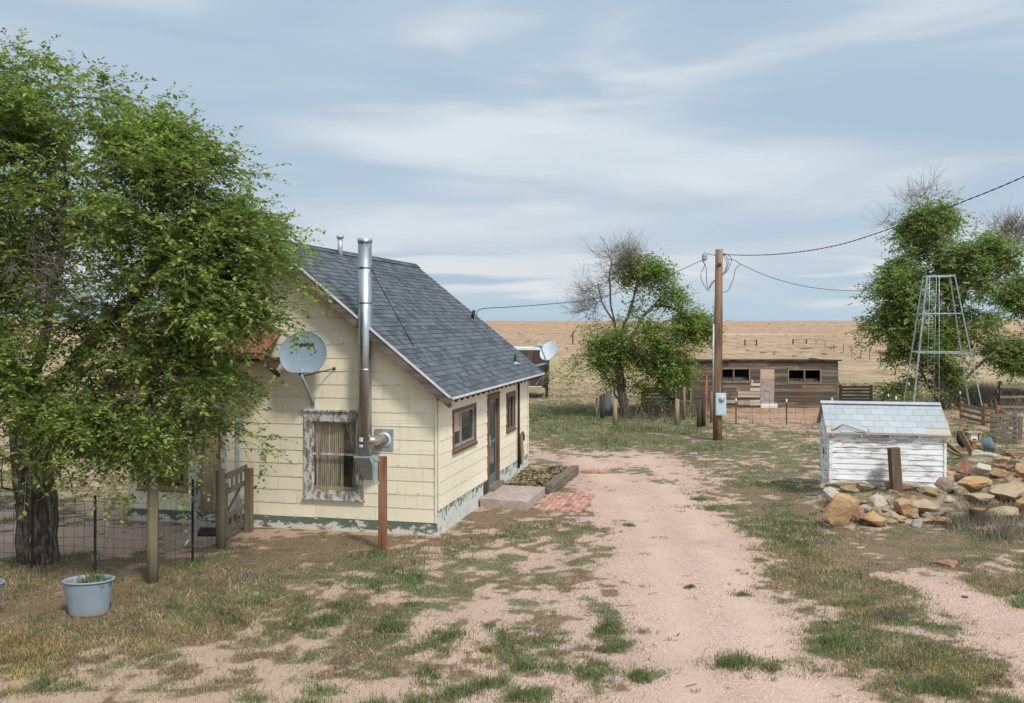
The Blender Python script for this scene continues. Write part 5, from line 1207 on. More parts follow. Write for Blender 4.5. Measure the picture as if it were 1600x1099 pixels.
# little lean-to and low plank fence at its left
X0 = (1003 - CX) * 43.8 / F; lt_ = empty('plank_fence', (X0, 43.9, 0), 0, 'low dark horizontal plank fence under the half dead elm, left of the barn', 'fence')
mb = MB()
for k in range(6): mb.box((.85, 0, .12 + k * .16), (1.75, .03, .13), (0, rb.uniform(-.01, .01), 0))
mb.build('boards', M['dark_wood'], lt_)
for x in (.05, 1.65): mb = MB(); mb.box((x, .05, .5), (.1, .1, 1.1)); mb.build('post', M['dark_wood'], lt_)
X0 = (1058 - CX) * 43.2 / F; g_t = empty('plank_gate', (X0, 43.2, 0), 0, 'tall dark upright plank gate at the left front corner of the barn', 'gate')
mb = MB()
for k, h_ in enumerate((1.62, 1.70, 1.66, 1.72, 1.60)): mb.box((.06 + k * .115, 0, h_ / 2), (.10, .03, h_))
mb.build('boards', M['dark_wood'], g_t)
mb = MB(); mb.box((.28, -.03, .4), (.62, .04, .1)); mb.box((.28, -.03, 1.4), (.62, .04, .1)); mb.box((-.04, 0, .95), (.09, .09, 1.9)); mb.box((.62, 0, .95), (.09, .09, 1.9)); mb.build('frame', M['grey_wood'], g_t)

# ------------------------------------------------------------ dark trailer and second dish beyond the house
Yv = 50.; X0 = (780 - CX) * Yv / F; X1 = (856 - CX) * Yv / F
tr = empty('stock_trailer', (X0, Yv, 0), R(-4), 'dark brown boxy trailer with pale roof parked behind the house', 'trailer')
W_ = X1 - X0; zt_ = H - 42 * Yv / F; zb_ = H - 102 * Yv / F
mb = MB(); mb.bb((0, 0, zb_), (W_, 2.6, zt_ - .12)); body = mb.build('body', M['brown_panel'], tr, .03)
mb = MB(); mb.bb((W_ - .14, -.05, .05), (W_ + .02, .05, zt_ - .9)); mb.build('corner_post', M['black'], body)
mb = MB(); mb.bb((-.05, -.03, zt_ - .12), (W_ - .3, 2.25, zt_ - .04)); mb.bb((.2, .2, zt_ - .04), (W_ - .8, 2.0, zt_ + .03)); mb.build('roof', M['white_metal'], tr, .02)
mb = MB(); mb.bb((0, -.04, zb_ - .04), (W_ - .3, -.001, zb_ + .02)); mb.build('skirt', M['white_metal'], body)
for x in (.25, .85):
    for y in (.1, 2.05): mb = MB(); mb.tube([(x, y - .09, .34), (x, y + .09, .34)], .33, 20); w = mb.build('wheel', M['rubber'], tr); mb = MB(); mb.tube([(x, y - .1, .34), (x, y + .1, .34)], .17, 14); mb.build('rim', M['black'], w)
mb = MB(); mb.bar((W_ * .5, 1.1, zb_ - .05), (W_ * .5 - .1, 1.1, zb_ - .1), 1.6, .1); mb.bb((.1, .9, zb_ - .12), (W_ - .1, 1.3, zb_)); mb.build('chassis', M['black'], tr)
p = on_roof(850, 578); d0 = from_house((p[0] - .12, 8.2, roof_z(p[0] - .12) + .015))
sd2 = empty('satellite_dish', d0, 0, 'white satellite dish on a tripod foot at the far eave corner of the house', 'satellite dish')
dd = np.array(at(857, 548, d0[1] + .05)) - np.array(d0); rot = Matrix.Rotation(R(-38), 3, 'Z') @ Matrix.Rotation(R(-28), 3, 'X')
mb = MB()
for o in (0, .012):
    V = []; Fs = []
    for r_, h_ in ((.001, .05), (.12, .04), (.2, .022), (.27, .0)):
        for j in range(28): a = 2 * math.pi * j / 28; V.append(Vector(dd) + rot @ Vector((r_ * math.cos(a), h_ + o, r_ * 1.08 * math.sin(a))))
    for i in range(3):
        for j in range(28): Fs.append((i * 28 + j, i * 28 + (j + 1) % 28, (i + 1) * 28 + (j + 1) % 28, (i + 1) * 28 + j)[::(1 if not o else -1)])
    mb.add(V, Fs, True)
mb.build('reflector', M['dish_white'], sd2)
D0 = Vector(dd) + rot @ Vector((0, .06, -.1)); D1 = Vector(dd) + rot @ Vector((0, .02, -.28)); D2 = Vector(dd) + rot @ Vector((-.05, -.34, -.02))
mb = MB(); mb.tube([D0, D0 + Vector((.0, 0, -.22)), (0, 0, .0)], .02, 8); mb.tube([D0 + Vector((0, 0, -.2)), (-.18, -.05, -.0)], .01, 5); mb.tube([D0 + Vector((0, 0, -.2)), (-.05, -.25, -.0)], .01, 5); mb.build('mast', M['grey_paint'], sd2)
mb = MB(); mb.bar(D1, D2, .03, .03); mb.build('feed_arm', M['grey_paint'], sd2)
mb = MB(); mb.box(D2, (.14, .08, .06), rot); mb.tube([D2, D2 + (Vector(dd) - D2).normalized() * .09], .028, 10); mb.build('feed_horn', M['galv_pale'], sd2)
# ------------------------------------------------------------ yard fence, gate, tubs
Xa, Ya, _ = gp(238, 910); FO = (Xa, Ya, 0)
fen = empty('yard_fence', FO, 0, 'wire mesh yard fence with a thick grey corner post under the elm', 'fence')
rel = lambda p: (p[0] - FO[0], p[1] - FO[1], p[2] if len(p) > 2 else 0)
gl_ = gp(345, 857); pa = rel(gl_)
z_ = lambda p: hz1(p[0] + FO[0], p[1] + FO[1])
mb = MB(); mb.tube([(0, 0, -.1), (0.0, 0, .7), (.01, 0, 1.52)], [.088, .085, .08], 14); mb.build('corner_post', M['post_wood'], fen)
mb = MB(); mb.tube([(pa[0], pa[1], -.1), (pa[0] - .01, pa[1], 1.38)], [.085, .08], 14); mb.build('gate_post', M['post_wood'], fen)
t1 = rel(gp(301, 880)); left = (-3.6, .55, 0); t2 = (-.95, .17, 0)
def tpost(p, h_, par, r=.018):
    m = MB(); m.box((p[0], p[1], p[2] + h_ / 2 - .05), (.04, .012, h_ + .1)); m.box((p[0], p[1] + .014, p[2] + h_ / 2 - .05), (.012, .034, h_ + .1)); return m.build('metal_post', M['black'], par)
for p, h_ in (((t1[0], t1[1], 0), 1.38), ((t2[0], t2[1], 0), 1.30), ((-2.0, .33, 0), 1.3)): tpost(p, h_, fen)
def mesh_panel(a, b, par, h_=1.22, nx=None, hs=(0.02, .12, .23, .36, .50, .66, .84, 1.03, 1.22), r=.0035, sag=.03):
    a, b = Vector(a), Vector(b); L_ = (b - a).length; m = MB(); n = int(L_ / .155); rr2 = random.Random(int(L_ * 100))
    for z in hs:
        pts = [a.lerp(b, k / 8) + Vector((0, rr2.uniform(-.015, .015), z - sag * math.sin(math.pi * k / 8) * (z > .5) + rr2.uniform(-.008, .008))) for k in range(9)]
        m.tube(pts, r, 3, False)
    for k in range(n + 1):
        p = a.lerp(b, k / n); m.tube([p + Vector((rr2.uniform(-.01, .01), 0, .0)), p + Vector((0, 0, hs[-1] - sag * math.sin(math.pi * k / n)))], r * .85, 3, False)
    return m.build('wire_mesh', M['wire'], par)
mesh_panel((0, 0, 0), (t1[0], t1[1], 0), fen); mesh_panel((t1[0], t1[1], 0), pa, fen); mesh_panel(t2, (0, 0, 0), fen); mesh_panel((-2.0, .33, 0), t2, fen); mesh_panel(left, (-2.0, .33, 0), fen)
A = gp(349, 852); B = gp(386, 828); ang = math.atan2(B[1] - A[1], B[0] - A[0]); Lg = math.hypot(B[0] - A[0], B[1] - A[1])
gate = empty('wooden_gate', (A[0], A[1], 0), ang, 'grey wooden yard gate with two slatted bands beside the cream house wall', 'gate')
mb = MB(); bt, tp_ = .18, 1.22
for z, h_ in ((bt, .10), (tp_ - .02, .12), (bt + .30, .09), (tp_ - .30, .09)): mb.bb((.05, -.02, z - h_ / 2), (Lg - .08, .02, z + h_ / 2))
for x in (.05, Lg - .17): mb.bb((x, -.035, bt - .05), (x + .09, -.02, tp_ + .05))
mb.build('frame', M['grey_wood_x'], gate, .004)
mb = MB(); 
for k in range(4): mb.bb((.18 + k * .24, -.012, bt), (.24 + k * .24, .012, bt + .30)); mb.bb((.18 + k * .24, -.012, tp_ - .3), (.24 + k * .24, .012, tp_))
mb.bar((.12, .024, bt + .3), (Lg - .2, .024, tp_ - .3), .02, .05); mb.build('slats', M['grey_wood'], gate)
mb = MB(); mb.box((.03, -.05, tp_ - .08), (.14, .03, .07)); mb.build('latch', M['galv'], gate)
for z in (bt + .05, tp_ - .2): mb = MB(); mb.box((Lg - .06, -.045, z), (.16, .02, .04)); mb.build('hinge', M['galv'], gate)
X, Y, _ = gp(389, 831); mb = MB(); mb.box((0, 0, .56), (.14, .14, 1.30)); o = mb.build('gate_post', M['post_wood'], None, .012); o.location = (X, Y, 0); o.rotation_euler = (0, 0, ang); tag(o, 'square grey brown gate post close to the cream house wall', 'post')
mb = MB(); mb.prism([gp(272, 852)[:2], gp(352, 848)[:2], gp(352, 822)[:2], gp(300, 822)[:2]], -.05, .06); o = mb.build('walkway', M['concrete']); tag(o, kind='structure')
mb = MB(); mb.prism([gp(308, 835, .1)[:2], gp(352, 835, .1)[:2], gp(356, 823, .1)[:2], gp(312, 823, .1)[:2]], .06, .085); o = mb.build('door_mat', M['rubber']); tag(o, 'dark rubber mat on the walkway before the faded front door', 'mat')

def blades(name, X, Y, Z, h_, w_, lean, mat, parent=None, seed=0, kpb=1, off=(0, 0, 0)):
    """one blade per base point"""
    rs = np.random.RandomState(seed); n = len(X); th = rs.uniform(0, 2 * np.pi, n); ln = lean * rs.rand(n) * h_; wa = rs.uniform(0, 2 * np.pi, n)
    dx, dy = np.cos(th) * ln, np.sin(th) * ln; wx, wy = np.cos(wa) * w_ / 2, np.sin(wa) * w_ / 2
    B = np.stack([X, Y, Z], -1) - np.array(off); s = lambda a, b, c: np.stack([a, b, c], -1)
    V = np.stack([B + s(-wx, -wy, 0 * wx - .005), B + s(wx, wy, 0 * wx - .005), B + s(dx * .45 + wx * .7, dy * .45 + wy * .7, h_ * .62), B + s(dx * .45 - wx * .7, dy * .45 - wy * .7, h_ * .62), B + s(dx, dy, h_ * np.sqrt(np.maximum(.15, 1 - (ln / (h_ + 1e-6)) ** 2 * .5)))], 1).reshape(-1, 3)
    i = np.arange(n)[:, None] * 5
    # quads (last one degenerate free: triangle written as quad via mid vertex)
    Fq = np.concatenate([i + np.array([[0, 1, 2, 3]]), ], 0); Ft = i + np.array([[3, 2, 4]])
    me = bpy.data.meshes.new(name); me.vertices.add(len(V)); me.vertices.foreach_set('co', V.astype(np.float32).ravel())
    loops = np.concatenate([Fq.ravel(), Ft.ravel()]).astype(np.int32); me.loops.add(len(loops)); me.loops.foreach_set('vertex_index', loops)
    me.polygons.add(2 * n); me.polygons.foreach_set('loop_start', np.concatenate([np.arange(n) * 4, n * 4 + np.arange(n) * 3]).astype(np.int32)); me.update(calc_edges=True); me.validate()
    return link(name, me, mat, parent)
def tuft(name, c, n, rad, h_, w_, lean, mat, label, cat, group=None, seed=1, parent=None, off=None):
    rs = np.random.RandomState(seed); nc = 3 + seed % 4; cc = rs.normal(0, .30, (nc, 2)) * rad; cs_ = rs.uniform(.24, .44, nc) * rad; ci = rs.randint(0, nc, n); X = cc[ci, 0] * 1.2 + rs.normal(0, 1, n) * cs_[ci]; Y = cc[ci, 1] + rs.normal(0, 1, n) * cs_[ci] * .9; r = np.minimum(np.hypot(X, Y), rad * 1.5)
    Z = hz(X + c[0], Y + c[1]) - c[2] if parent is None else np.zeros(n)
    o = blades(name, X, Y, Z, h_ * rs.uniform(.4, 1.1, n) * (1.1 - .5 * r / rad), w_ * rs.uniform(.6, 1.2, n), lean, mat, parent, seed)
    if parent is None: o.location = c; tag(o, label, cat, group)
    return o
for px_, py_, lab in ((126, 967, 'oval blue grey plastic tub planter with weeds in it, before the wire fence'), (-52, 976, 'blue grey plastic tub cut off by the left edge of the picture')):
    X, Y, z = on(px_, py_); tb = empty('planter_tub', (X, Y + .25, z), R(10), lab, 'planter', 'plastic tubs by the wire fence')
    prof = [(.24, .0), (.248, .012), (.252, .04), (.312, .44), (.314, .455), (.335, .46), (.335, .48), (.318, .485), (.30, .44), (.27, .30), (0.001, .29)]
    mb = MB(); mb.lathe([(0.001, 0)] + prof[:9] + [(.28, .25)], 36, sx=1.02, sy=.72); mb.build('tub', M['tub'], tb)
    mb = MB(); mb.lathe([(.292, .39), (.18, .40), (0.001, .41)], 24, sx=1.02, sy=.72); mb.build('soil', M['soil'], tb)
    w = tuft('weeds', (0, 0, 0), 260, .22, .20, .014, .8, M['grass'], None, None, seed=5, parent=tb); w.location = (.06, 0, .40)
    w2 = tuft('dry_stems', (0, 0, 0), 90, .25, .22, .008, .9, M['yellow'], None, None, seed=6, parent=tb); w2.location = (-.05, .0, .40)

# ------------------------------------------------------------ fences and posts in the middle distance
def wire_fence(name, label, pts, tops, posts, wires, mat='wire', cat='fence', wr=.006, hs=None):
    """pts photo pixels of the feet"""
    W0 = [gp(*p) for p in pts]; o0 = (W0[0][0], W0[0][1], hz1(*W0[0][:2])); f = empty(name, o0, 0, label, cat)
    L3 = []
    for (X, Y, _), (px_, py_), top, kd_ in zip(W0, pts, tops, posts):
        z = hz1(X, Y); hgt_ = H - (top - HY) * Y / F - z; p = Vector((X - o0[0], Y - o0[1], z - o0[2])); L3.append((p, hgt_))
        m = MB()
        if kd_ == 't': m.box(p + Vector((0, 0, hgt_ / 2 - .05)), (.045, .045, hgt_ + .1)); q = m.build('metal_post', M['wire'], f); m = MB(); m.box(p + Vector((0, 0, hgt_ - .05)), (.055, .055, .12)); m.build('white_tip', M['white_paint'], q)
        elif kd_: m.tube([p - Vector((0, 0, .1)), p + Vector((0.01, 0, hgt_))], [.085, .075], 10); m.build('post', M[kd_], f)
    m = MB(); nw = wires
    for (a, ha), (b, hb) in zip(L3, L3[1:]):
        for k in range(nw):
            t = (k + 1) / nw * .94; A = a + Vector((0, 0, ha * t)); B = b + Vector((0, 0, hb * t)); mid = (A + B) / 2 - Vector((0, 0, .02)); m.tube([A, mid, B], wr, 3, False)
        if hs:
            n = int((b - a).length / hs)
            for k in range(1, n): p = a.lerp(b, k / n); m.tube([p, p + Vector((0, 0, .94 * (ha + (hb - ha) * k / n)))], wr * .7, 3, False)
    m.build('wires', M['wire'], f); return f
wire_fence('wire_fence', 'wire fence on white tipped metal posts in front of the brown barn', [(1099, 666), (1150, 663), (1229, 664), (1300, 664), (1400, 662)], [616, 623, 624, 622, 620], ['dark_wood', 't', 't', 't', 't'], 4, hs=.3)
wire_fence('wire_fence', 'old wire fence on tan wooden posts across the green grass left of the utility pole', [(961, 664), (1058, 664), (1092, 668)], [624, 624, 629], ['tan_wood', 'tan_wood', 'dark_wood'], 3)
wire_fence('wire_fence', 'thin wire fence on metal posts running past the windmill tower', [(1335, 640), (1388, 640), (1420, 641), (1500, 642), (1560, 640)], [600, 616, 598, 612, 610], [None, 't', 't', 't', 't'], 4)
# corrugated sheet and dark post at the end of the grass
X, Y, _ = gp(936, 651); cs = MB(); V = []; n = 30
ex_, ey_ = gp(956, 638)[:2]
for i in range(n + 1):
    t = i / n; V += [((ex_ - X) * t, (ey_ - Y) * t, .0), ((ex_ - X) * t, (ey_ - Y) * t + .0, .85)]
for k, vv in enumerate(V): V[k] = (vv[0], vv[1] + .03 * math.sin(k // 2 * 1.6), vv[2])
cs.add(V + [(a, b + .01, c) for a, b, c in V], [(2 * i, 2 * i + 2, 2 * i + 3, 2 * i + 1) for i in range(n)] + [(62 + 2 * i, 62 + 2 * i + 1, 62 + 2 * i + 3, 62 + 2 * i + 2) for i in range(n)]); o = cs.build('corrugated_sheet', M['galv_pale']); o.location = (X, Y, hz1(X, Y)); tag(o, 'upright corrugated metal sheet standing in grass at the foot of the half dead elm', 'metal sheet')
for px_, py_, top, mt, lab in ((941, 655, 618, 'dark_wood', 'thick black post beside the corrugated metal sheet'), (932, 652, 622, 'tan_wood', 'thin brown stake at the left edge of the corrugated sheet'), (1069, 656, 605, 'post_wood', 'tall grey post behind the orange strips'), (1112, 660, 612, 'grey_wood', 'thin grey post just behind the utility pole')):
    X, Y, _ = gp(px_, py_); z = hz1(X, Y); h_ = H - (top - HY) * Y / F; mb = MB(); r = .10 if 'black' in lab else .06; mb.tube([(0, 0, -.1), (0, 0, h_ - z)], [r, r * .9], 8); o = mb.build('fence_post', M[mt]); o.location = (X, Y, z); tag(o, lab, 'post')
X, Y, _ = gp(1098, 664); mb = MB(); mb.bar((0, 0, 0), (.17, 0, 1.95), .025, .035); mb.bar((.11, .05, 0), (.20, .05, 1.7), .02, .03); mb.bar((-.03, .03, .25), (.12, .03, .9), .03, .03); mb.bar((0, 0.02, .5), (.18, .02, .55), .03, .03); mb.bar((.05, 0.02, 1.), (.2, .02, 1.05), .03, .03)
o = mb.build('orange_stakes', M['orange']); o.location = (X, Y, hz1(X, Y)); tag(o, 'narrow leaning orange plastic strip netting left of the utility pole', 'netting')

def rail_panel(name, label, a_px, b_px, top, rails, mat, post_mat, cat='gate', brace=False, rh=.12):
    A = gp(*a_px); B = gp(*b_px); o = empty(name, (A[0], A[1], hz1(*A[:2])), math.atan2(B[1] - A[1], B[0] - A[0]), label, cat); L_ = math.hypot(B[0] - A[0], B[1] - A[1]); h_ = H - (top - HY) * A[1] / F
    for x in (0, L_): m = MB(); m.box((x, 0, h_ / 2), (.12, .12, h_ + .1)); m.build('post', M[post_mat], o)
    for k in range(rails):
        z = h_ * (k + .6) / rails; m = MB(); m.box((L_ / 2, -.07, z), (L_ + .1, .03, rh), (0, random.Random(k).uniform(-.01, .01), 0)); m.build('rail', M[mat], o)
    if brace: m = MB(); m.bar((.1, -.1, .15), (L_ - .1, -.1, h_ - .15), .03, .09); m.build('brace', M[mat], o)
    return o
rail_panel('rail_fence', 'five rail wooden corral gate at the right end of the brown barn', (1313, 628), (1361, 628), 603, 5, 'grey_wood_x', 'tan_wood')
rail_panel('rail_fence', 'high dark rail corral panel at the right edge below the elm', (1563, 646), (1625, 646), 598, 3, 'grey_wood_x', 'dark_wood', 'fence', rh=.10)
rail_panel('rail_fence', 'corral rail panel with rusty red posts nearest the windmill tower leg', (1503, 655), (1537, 664), 629, 3, 'grey_wood_x', 'orange_wood', 'fence')
rail_panel('rail_fence', 'short corral rails between the rusty red post and the weathered gate', (1539, 665), (1559, 668), 633, 3, 'grey_wood_x', 'orange_wood', 'fence', rh=.09)
rail_panel('corral_gate', 'weathered silvery plank gate with a diagonal brace at the right of the corral', (1550, 690), (1586, 692), 645, 6, 'grey_wood_x', 'grey_wood', brace=True, rh=.10)
rail_panel('rail_fence', 'grey end rails of the corral beyond the weathered gate', (1566, 668), (1594, 686), 638, 3, 'grey_wood_x', 'grey_wood', 'fence', rh=.08)
# lantern post, tire, planks by the shed
X, Y, _ = gp(1521, 712); ls = empty('lantern_post', (X, Y, hz1(X, Y)), 0, 'small box lantern on a reddish post between the shed and the corral', 'lantern')
mb = MB(); mb.box((0, 0, .18), (.12, .12, .65)); mb.build('post', M['orange_wood'], ls)
mb = MB()
for s in (-1, 1): mb.box((s * .15, 0, .56), (.05, .18, .24))
mb.box((0, 0, .70), (.44, .26, .035)); mb.box((0, 0, .45), (.34, .18, .03)); lb = mb.build('lantern_box', M['tan_wood'], ls)
mb = MB(); mb.box((0, 0, .575), (.20, .12, .20)); mb.build('lantern_pane', M['white_paint'], lb)
X, Y, _ = gp(1508, 700); mb = MB(); mb.lathe([(.14, -.08), (.20, -.10), (.28, -.08), (.30, 0), (.28, .08), (.20, .10), (.14, .08), (.14, -.08)], 24); o = mb.build('old_tire', M['rubber']); o.location = (X, Y, hz1(X, Y) + .28); o.rotation_euler = (R(80), 0, R(20)); tag(o, 'black tire leaning in the weeds behind the lantern post', 'tire')
X, Y, _ = gp(1536, 704); mb = MB(); mb.lathe([(.0, 0), (.2, 0), (.22, .02), (.22, .28), (.2, .30), (.0, .3)], 18); o = mb.build('plastic_drum', M['door_blue']); o.location = (X, Y, hz1(X, Y) + .12); o.rotation_euler = (R(70), 0, R(60)); tag(o, 'dark blue drum lying tipped right of the lantern post', 'drum')
for i, (a, b, c, d_, lab) in enumerate(((1476, 690, 1503, 708, 'upper of the pale planks leaning down behind the right side of the shed'), (1474, 700, 1500, 716, 'lower of the pale planks leaning down behind the right side of the shed'), (1499, 672, 1520, 690, 'short pale board leaning near the lantern post'))):
    A = at(a, b, 27.5); X, Y, _ = gp(c, d_, .0); Y = 28.; B = ((c - CX) * Y / F, Y, hz1((c - CX) * Y / F, Y) + .08); mb = MB(); mb.bar((0, 0, 0), (A[0] - B[0], A[1] - B[1], A[2] - B[2]), .16, .035); o = mb.build('plank', M['tan_wood']); o.location = B; tag(o, lab, 'plank')

# ------------------------------------------------------------ far field fence, frame, sagebrush
def fy(py):      # distance at which the rising plain meets a picture row
    ys_ = np.concatenate([np.arange(40, 400, 1.), np.arange(400, 3000, 20.)]); rows = HY + (H - hz(np.zeros_like(ys_) + 20, ys_)) * F / ys_; i = np.argmax(rows < py); return float(ys_[i]) if rows[i] < py else 900.
fp = [(1240, 541), (1275, 543), (1289, 546), (1303, 548), (1318, 551), (1331, 558), (1345, 561), (1359, 563), (1376, 564), (1395, 565)]
Yf = [fy(p[1]) for p in fp]; X0 = (fp[0][0] - CX) * Yf[0] / F; o0 = (X0, Yf[0], hz1(X0, Yf[0]))
f = empty('field_fence', o0, 0, 'far wire fence of thin brown posts running diagonally over the tan plain', 'fence'); pts = []
for (px_, _), Y in zip(fp, Yf):
    X = (px_ - CX) * Y / F; z = hz1(X, Y); m = MB(); p = (X - o0[0], Y - o0[1], z - o0[2]); m.box((p[0], p[1], p[2] + .5), (.075, .075, 1.15)); m.build('post', M['grey_wood'], f); pts.append(p)
m = MB()
for a, b in zip(pts, pts[1:]):
    for z in (.5, .85, 1.15): m.tube([(a[0], a[1], a[2] + z), (b[0], b[1], b[2] + z)], .012, 3, False)
m.build('wires', M['wire'], f)
def hframe(x0, x1, py, top, lab):
    Y = fy(py); X = (x0 - CX) * Y / F; o0 = (X, Y, hz1(X, Y)); e = empty('fence_brace', o0, 0, lab, 'fence'); w_ = (x1 - x0) * Y / F; h_ = (py - top) * Y / F
    for x in (0, w_): m = MB(); m.box((x, 0, h_ / 2), (.18, .18, h_)); m.build('post', M['dark_wood'], e)
    m = MB(); m.box((w_ / 2, 0, h_ * .8), (w_, .1, .1)); m.box((w_ / 2, 0, h_ * .25), (w_, .06, .06)); m.build('rail', M['grey_wood_x'], e)
hframe(1164, 1182, 541, 531, 'small wooden brace frame standing alone far out on the plain above the barn'); hframe(1239, 1260, 538, 531, 'distant wooden fence brace at the start of the far fence')
Y = fy(537); X = (895 - CX) * Y / F; m = MB(); m.box((0, 0, .9), (.2, .2, 2.0)); o = m.build('fence_post', M['dark_wood']); o.location = (X, Y, hz1(X, Y)); tag(o, 'single far brown post on the plain left of the half dead elm', 'post')
rs = np.random.RandomState(12)
def shrub_mesh(seed, n=900, mat='sage', ls=.11):
    r = np.random.RandomState(seed); d_ = r.normal(0, 1, (n, 3)); d_ /= np.linalg.norm(d_, axis=1)[:, None]; d_[:, 2] = np.abs(d_[:, 2]); rad = r.uniform(.35, 1, n)[:, None] * (.8 + .35 * np.sin(d_[:, :1] * 5 + seed)); C = d_ * rad * np.array([1, 1, .75])
    a = r.normal(0, 1, (n, 3)); a[:, 2] = np.abs(a[:, 2]) + .5; a /= np.linalg.norm(a, axis=1)[:, None]; b = np.cross(a, r.normal(0, 1, (n, 3))); b /= np.linalg.norm(b, axis=1)[:, None]
    V = np.stack([C, C + a * ls * .5 + b * ls * .3, C + a * ls, C + a * ls * .5 - b * ls * .3], 1).reshape(-1, 3); me = np_mesh('sagebrush', V, np.arange(4 * n).reshape(-1, 4)); me.materials.append(M[mat]); return me
sm = [shrub_mesh(i) for i in range(3)] + [shrub_mesh(5, 700, 'dead_brush')]
spots = [(1192, 553, 8, 5), (1209, 556, 5, 3), (1168, 548, 5, 2.5), (1217, 541, 6, 3), (1288, 554, 8, 5), (1335, 530, 4, 2.5), (1265, 530, 4, 2), (826, 534, 6, 3), (857, 535, 6, 3), (893, 527, 4, 2), (810, 523, 4, 2), (1105, 520, 4, 2), (1322, 523, 4, 2), (1343, 560, 10, 5), (1240, 558, 7, 4), (1150, 530, 4, 2), (1380, 566, 12, 6), (780, 545, 6, 3), (1405, 572, 10, 5), (886, 545, 6, 3), (1300, 545, 10, 5), (1258, 546, 12, 5), (1370, 550, 7, 3)]
for k in range(190): spots.append((rs.uniform(770, 1600), 505 + 50 * rs.rand() ** 1.3, rs.uniform(1.5, 4.5), rs.uniform(.8, 1.8)))
for i, (px_, py_, w_, h_) in enumerate(spots):
    Y = fy(py_); X = (px_ - CX) * Y / F; o = bpy.data.objects.new('sagebrush', sm[i % 3 if i not in (20, 21, 16) else 3]); COL.objects.link(o); o.location = (X, Y, hz1(X, Y) - .05); s = w_ * Y / F; o.scale = (s, s, max(.25, h_ * Y / F)); o.rotation_euler = (0, 0, rs.uniform(0, 6.28))
    tag(o, 'low dusty green sagebrush clump scattered on the tan plain', 'shrub', 'sagebrush on the far plain')
# dead tumbleweed brush masses near the corral and the barn
def brush(pxs, n, hgt_, name, lab, mat='dead_brush', w=.018):
    r = np.random.RandomState(len(pxs) * 7 + n); X = []; Yv_ = []
    for _ in range(n):
        c = pxs[r.randint(len(pxs))]; x, y, _z = gp(c[0] + r.normal(0, c[2]), c[1] + r.normal(0, c[3])); X.append(x); Yv_.append(y)
    X = np.array(X); Yv_ = np.array(Yv_); o = blades(name, X, Yv_, hz(X, Yv_), hgt_ * r.uniform(.3, 1.1, n), w * r.uniform(.6, 1.3, n), 1.1, M[mat], None, n); tag(o, kind='stuff'); return o
brush([(1560, 628, 26, 5), (1530, 622, 22, 4), (1590, 634, 20, 5), (1500, 628, 16, 4)], 9000, .9, 'dead_brush', '')
brush([(1085, 640, 12, 6), (1040, 646, 18, 4), (1000, 648, 20, 4)], 3500, .55, 'dry_brush', '')
brush([(1545, 800, 30, 8), (1580, 835, 30, 8), (1500, 820, 20, 6), (1560, 812, 40, 5)], 4200, .26, 'dry_twig_litter', '', 'dead_brush', .010)
brush([(1550, 752, 16, 6), (1520, 762, 14, 4), (1465, 742, 10, 5)], 1500, .30, 'straw_pile', '', 'straw', .014)

# ------------------------------------------------------------ ground cover
rs = np.random.RandomState(99)
def scatter(n, y0, y1, pw=1.6):
    u = rs.rand(n); Y = (y0 ** (1 - pw) + u * (y1 ** (1 - pw) - y0 ** (1 - pw))) ** (1 / (1 - pw)); X = (rs.uniform(-.66, .66, n)) * Y
    return X, Y
def clip_h(X, Y):
    hl = .9738 * (X + 1.393) - .2272 * (Y - 17.86); hy_ = .2272 * (X + 1.393) + .9738 * (Y - 17.86)
    inside = (hl < .08) & (hl > -6.6) & (hy_ > -.06) & (hy_ < 8.1) | (hl > 0) & (hl < 1.2) & (hy_ > 2.7) & (hy_ < 7.9) | (hl > 1.1) & (hl < 2.3) & (hy_ > 2.6) & (hy_ < 4.9) & (rs.rand(len(X)) < .93)
    sx_ = math.cos(-SA) * (X - SC[0]) - math.sin(-SA) * (Y - SC[1]); sy_ = math.sin(-SA) * (X - SC[0]) + math.cos(-SA) * (Y - SC[1])
    return ~(inside | (sx_ > -.05) & (sx_ < SW + .05) & (sy_ > -.03) & (sy_ < SD) | (Y > 44.2) & (Y < 48.8) & (X > bx0) & (X < bx1))
YEL = [(90, 1005, 120, 24, 1), (330, 965, 80, 20, 1), (180, 985, 90, 16, 1), (30, 1060, 70, 20, .8), (1240, 868, 50, 30, .9), (1260, 900, 50, 20, .9), (1400, 1050, 130, 26, .9), (1550, 935, 60, 26, .9), (1330, 950, 30, 14, .8), (1490, 700, 60, 20, .6)]
def cover_blades(name, ncand, thr, which, mat, hmin, hmax, w0, lean, nb, seed):
    X, Y = scatter(ncand, 8.6, 62); g, dr, pk, br, bn = fields(X, Y); d_ = (g, dr)[which]
    if 'yellow' in name: d_ = d_ * np.clip(blobs(YEL, X, Y) * 1.6, 0, 1)
    keep = (d_ > thr) & (rs.rand(len(X)) < np.clip(d_, 0, 1)) & clip_h(X, Y); X, Y, d_ = X[keep], Y[keep], d_[keep]
    k = nb; n = len(X); tall = vn(X, Y, .6, 20 + seed, 2); r = (.04 + .0022 * Y) * rs.uniform(.6, 2.2, n)
    X2 = np.repeat(X, k) + rs.normal(0, 1, n * k) * np.repeat(r, k); Y2 = np.repeat(Y, k) + rs.normal(0, 1, n * k) * np.repeat(r, k)
    h_ = (hmin + (hmax - hmin) * np.repeat(sstep(tall, .35, .7) * d_, k)) * rs.uniform(.5, 1.25, n * k) * (1 + np.repeat(sstep(Y, 26, 38), k) * .9)
    w_ = (w0 + .00045 * Y2) * rs.uniform(.6, 1.3, n * k)
    o = blades(name, X2, Y2, hz(X2, Y2), h_, w_, lean, mat, None, seed); tag(o, kind='stuff'); print(name, n * k)
    return o
